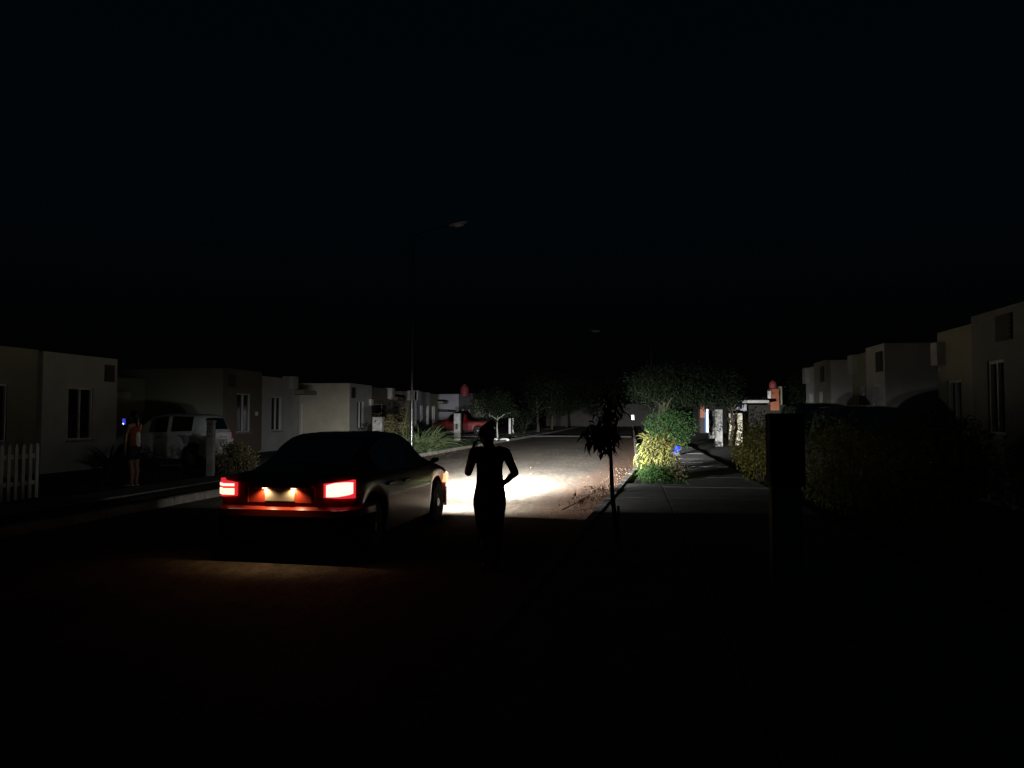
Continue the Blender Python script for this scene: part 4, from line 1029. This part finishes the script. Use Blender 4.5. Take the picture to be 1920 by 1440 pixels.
c = MB(); blob(c, 500, (0, 0, .22), (.28, .8, .26), .09, .035, 0, .2); c.build('foliage', M['l_pale'], t)
q = at(1253, 835, 22.2)
t = thing('red_leaf_plant', 'small plant with orange-red leaves beside the blue bucket', 'plant', (q.x, 22.2, .1))
c = MB(); blob(c, 90, (0, 0, q.z - .15), (.13, .13, .14), .10, .045, .2, .1); c.build('foliage', M['l_red'], t)
b = MB(); b.tube([(0, 0, -.02), (.02, 0, .4), (0, 0, q.z - .1)], [.014, .011, .005], 6); b.build('stem', M['bark'], t)
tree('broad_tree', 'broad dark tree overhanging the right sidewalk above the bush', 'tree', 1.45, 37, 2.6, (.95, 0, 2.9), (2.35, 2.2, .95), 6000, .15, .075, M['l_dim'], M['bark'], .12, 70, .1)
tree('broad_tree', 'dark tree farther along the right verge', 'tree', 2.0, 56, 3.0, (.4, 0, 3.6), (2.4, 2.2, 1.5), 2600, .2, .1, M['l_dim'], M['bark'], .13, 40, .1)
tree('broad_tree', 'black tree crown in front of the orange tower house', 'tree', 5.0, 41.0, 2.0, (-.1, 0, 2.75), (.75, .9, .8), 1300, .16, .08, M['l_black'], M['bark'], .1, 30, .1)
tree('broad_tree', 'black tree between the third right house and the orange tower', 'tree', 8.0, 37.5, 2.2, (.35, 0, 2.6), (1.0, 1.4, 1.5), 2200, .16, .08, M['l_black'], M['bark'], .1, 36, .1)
# right hedges
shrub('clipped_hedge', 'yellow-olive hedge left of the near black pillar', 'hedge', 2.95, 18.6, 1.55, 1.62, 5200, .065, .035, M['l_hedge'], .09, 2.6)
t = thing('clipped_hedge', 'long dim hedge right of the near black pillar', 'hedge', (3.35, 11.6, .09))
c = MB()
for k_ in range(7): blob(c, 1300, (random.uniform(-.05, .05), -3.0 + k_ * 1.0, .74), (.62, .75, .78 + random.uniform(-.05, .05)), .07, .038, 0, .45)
c.build('foliage', M['l_hedge_lit'], t)
b = MB()
for k_ in range(14): b.tube([(random.uniform(-.1, .1), -3.2 + k_ * .47, -.03), (random.uniform(-.2, .2), -3.2 + k_ * .47, .6), (random.uniform(-.3, .3), -3.2 + k_ * .47, 1.1)], [.02, .014, .006], 5)
b.build('stem', M['bark'], t)
shrub('shade_bush', 'rounded black bush standing in for shade under the window of the nearest right house', 'bush', 4.75, 12.9, 1.3, 1.6, 4200, .06, .035, M['l_black'], .08)  # black bush put where a shadow darkens the house wall
t = thing('spiky_plant', 'dim spiky plant rising behind the yellow-olive hedge', 'plant', (3.9, 20.8, .09))
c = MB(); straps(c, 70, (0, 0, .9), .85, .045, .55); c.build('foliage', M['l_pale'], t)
b = MB(); b.tube([(0, 0, -.03), (.03, 0, .5), (0, 0, .98)], [.07, .06, .05], 8); b.build('stem', M['bark'], t)

# left verge
t = thing('lily_clump', 'arching strap-leaved lily clump by the left kerb', 'plant', (-8.85, 30.6, .09))
c = MB()
for dx, dy in ((0, 0), (.35, 1.4), (-.35, -.9), (.2, 2.6), (.1, .6), (-.2, 1.9)): straps(c, 46, (dx, dy, 0), 1.75, .065, .72)
c.build('foliage', M['l_lily'], t)
t = thing('tall_leafy_plant', 'tall stalky plant between the broad pillar and the lamp post', 'plant', (-9.85, 31.6, .1))
c = MB(); b = MB()
for k_ in range(16):
    x, y = random.uniform(-.7, .7), random.uniform(-.8, .8); h = random.uniform(1.1, 1.95)
    b.tube([(x, y, -.03), (x + random.uniform(-.1, .1), y, h * .5), (x + random.uniform(-.2, .2), y, h)], [.014, .011, .005], 5)
    n_ = 60; P_ = np.stack([x + RNG.normal(size=n_) * .1, y + RNG.normal(size=n_) * .1, RNG.uniform(.15, h, n_)], 1)
    leaves(c, P_, RNG.normal(size=(n_, 3)) * np.array([1, 1, .4]) + np.array([0, 0, -.15]), .22, .05)
b.build('stem', M['stem'], t); c.build('foliage', M['l_pale'], t)
t = thing('low_shrub', 'dark low shrub with a pale rock-like base beside the lilies', 'bush', (-8.95, 34.2, .09))
c = MB(); blob(c, 700, (0, 0, .28), (.5, .9, .35), .10, .05, 0, .2); c.build('foliage', M['l_green'], t)
q = at(441, 880, 18.7)
shrub('flowering_shrub', 'pale leafed shrub beside the left tail lamp of the car', 'bush', q.x, 18.7, 1.0, .76, 2600, .075, .045, M['l_pale'], .09, None, 26)
t = thing('agave', 'dark spiky plant under the window of the nearest left house', 'plant', (-14.5, 19.8, .08))
c = MB(); straps(c, 44, (0, 0, .02), 1.0, .07, .5); c.build('foliage', M['l_dark'], t)
t = thing('low_shrub', 'small dark bush near the corner of the nearest left house', 'bush', (-14.4, 21.0, .08))
c = MB(); blob(c, 500, (0, 0, .3), (.5, .5, .32), .1, .04, 0, .2); c.build('foliage', M['l_dark'], t)
t = thing('low_shrub', 'small dark shrub against the window of the beige end wall house', 'bush', (-14.6, 41.6, .09))
c = MB(); blob(c, 700, (0, 0, .5), (.6, 1.0, .55), .12, .05, 0, .2, 16); c.build('foliage', M['l_dark'], t)
q = at(933, 826, 49)
tree('round_tree', 'small round street tree with a pale trunk on the left verge', 'tree', q.x, 49, 1.5, (-.25, 0, 2.15), (1.45, 1.3, .92), 3600, .13, .06, M['l_dim'], M['palebark'], .055, 60, .1, start=.85, nb=4)
shrub('leafy_bush', 'dim grey-green bush behind the white posts', 'bush', at(982, 800, 66).x, 66, 2.4, 1.9, 1100, .16, .07, M['l_dim'], .1, None, 22)
TG = 'dark street trees along the far left verge'
for x, y, h, rr, lab in ((-8.9, 74, 3.2, 2.3, 'nearest of the dark trees beyond the white posts'), (-9.0, 88, 3.6, 2.7, 'dark tree deep in the middle of the left row'), (-8.6, 103, 4.0, 3.2, 'last dark tree of the left row before the end house')):
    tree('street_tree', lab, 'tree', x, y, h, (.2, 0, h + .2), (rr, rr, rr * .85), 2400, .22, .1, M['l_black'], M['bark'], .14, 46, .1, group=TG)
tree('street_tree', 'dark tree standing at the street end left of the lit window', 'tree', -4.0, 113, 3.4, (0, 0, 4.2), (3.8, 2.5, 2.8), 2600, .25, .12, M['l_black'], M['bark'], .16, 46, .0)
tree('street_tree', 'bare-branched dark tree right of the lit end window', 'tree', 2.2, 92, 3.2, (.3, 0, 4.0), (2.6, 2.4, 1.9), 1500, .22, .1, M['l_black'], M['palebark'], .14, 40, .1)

# loose things
G = MB(); n_ = 80
P_ = np.stack([-RNG.exponential(.4, n_) - .02, RNG.uniform(11.8, 30, n_), RNG.uniform(.012, .03, n_)], 1)
P_[:, 0] += np.array([kr(y) for y in P_[:, 1]])
leaves(G, P_, RNG.normal(size=(n_, 3)) * np.array([1, 1, .15]), .045, .022)
n_ = 500; P_ = np.stack([-8.0 + RNG.exponential(.35, n_), RNG.uniform(22, 52, n_), RNG.uniform(.012, .03, n_)], 1)
leaves(G, P_, RNG.normal(size=(n_, 3)) * np.array([1, 1, .15]), .06, .03)
n_ = 160; P_ = np.stack([RNG.uniform(-7.5, -.8, n_), RNG.uniform(13, 40, n_), RNG.uniform(.05, .06, n_)], 1)
leaves(G, P_, RNG.normal(size=(n_, 3)) * np.array([1, 1, .1]), .045, .025)
o = G.build('leaf_litter', M['l_dry']); o['kind'] = 'stuff'; o['label'] = 'dry brown leaves scattered along the kerbs'
G = MB()
for k_ in range(240):
    x, y = -abs(random.gauss(0, .6)) - .02, random.uniform(11.7, 24); r_ = random.uniform(.005, .016); x += kr(y)
    G.rings([(x, y, -.01, r_, r_ * .8), (x, y, r_ * .6, r_ * .9, r_ * .8), (x, y, r_ * 1.1, r_ * .4, r_ * .3)], 6)
o = G.build('gravel', M['earth']); o['kind'] = 'stuff'; o['label'] = 'loose stones along the right kerb'
for i, (x, y, a, l, lab) in enumerate(((-.95, 13.4, 62, .9, 'dry forked twig on the road by the young tree'), (-.75, 15.2, 20, .7, 'smaller dry twig lying nearer the middle of the road'))):
    t = thing('twig', lab, 'twig', (x, y, .03), R(a))
    b = MB(); b.tube([(-l / 2, 0, .0), (0, .04, .06), (l / 2, 0, .16)], [.014, .011, .005], 6); b.build('branch', M['bark'], t)
    b = MB(); b.tube([(0, .04, .06), (l * .25, .2, .14), (l * .4, .25, .26)], [.009, .007, .003], 5); b.tube([(-l * .2, .02, .04), (0, -.2, .1)], [.008, .003], 5); b.build('side_shoot', M['bark'], t)
    c = MB(); leaves(c, np.stack([RNG.uniform(-l / 3, l / 2, 26), RNG.normal(size=26) * .12, RNG.uniform(.02, .18, 26)], 1), RNG.normal(size=(26, 3)), .12, .05); c.build('dead_leaves', M['l_dry'], t)
GR = MB()
def blades(n, x0, x1, y0, y1, h):
    for _ in range(n):
        x, y = random.uniform(x0, x1), random.uniform(y0, y1); a = random.uniform(0, 6.28); hh_ = h * random.uniform(.5, 1.3)
        w = .006; dx, dy = math.cos(a), math.sin(a); b_ = .35 * hh_
        GR.add([(x - dy * w, y + dx * w, .07), (x + dy * w, y - dx * w, .07), (x + dx * b_ * .4 + dy * w * .7, y + dy * b_ * .4 - dx * w * .7, .08 + hh_ * .6), (x + dx * b_ * .4 - dy * w * .7, y + dy * b_ * .4 + dx * w * .7, .08 + hh_ * .6), (x + dx * b_, y + dy * b_, .08 + hh_)], [(0, 1, 2, 3), (3, 2, 4)])
blades(2600, .2, 1.18, 17.4, 26, .1); blades(1500, .17, 1.18, 26, 40, .12); blades(2600, -9.38, -8.38, 27, 56, .12); blades(1500, -14.5, -10.5, 14, 21.4, .06); blades(900, 2.85, 3.6, 14.8, 19, .1)
o = GR.build('grass', M['l_green']); o['kind'] = 'stuff'; o['label'] = 'thin grass on the verges'

# ================================================================== LIGHT, CAMERA
w = bpy.data.worlds.new('World'); S.world = w; w.use_nodes = True
n, l = w.node_tree.nodes, w.node_tree.links
bg = n['Background']
tc = n.new('ShaderNodeTexCoord'); sp = n.new('ShaderNodeSeparateXYZ'); l.new(tc.outputs['Generated'], sp.inputs[0])
rp = n.new('ShaderNodeValToRGB'); e = rp.color_ramp.elements
e[0].position = .0; e[0].color = (.0004, .0004, .0004, 1); e[1].position = .75; e[1].color = (.0004, .0008, .001, 1)
x = e.new(.1); x.color = (.0005, .0006, .0006, 1); x = e.new(.26); x.color = (.0004, .0016, .0024, 1)
l.new(sp.outputs['Z'], rp.inputs['Fac']); l.new(rp.outputs[0], bg.inputs['Color']); bg.inputs['Strength'].default_value = 1.0

cam = bpy.data.cameras.new('camera'); co = bpy.data.objects.new('camera', cam); COL.objects.link(co)
co.location = (0, 0, CAMZ); co.rotation_euler = (R(90) + PITCH, 0, YAW)
cam.sensor_fit = 'HORIZONTAL'; cam.sensor_width = 36; cam.lens = 36 * F / 1920; cam.clip_end = 1000; cam.clip_start = .05
S.camera = co
S.view_settings.view_transform = 'Standard'; S.view_settings.look = 'None'; S.view_settings.exposure = 0; S.view_settings.gamma = 1
c = S.cycles
c.use_denoising = True; c.use_adaptive_sampling = False; c.light_sampling_threshold = 0; c.max_bounces = 8; c.diffuse_bounces = 4; c.transparent_max_bounces = 12
c.caustics_reflective = False; c.caustics_refractive = False; c.sample_clamp_indirect = 4.0
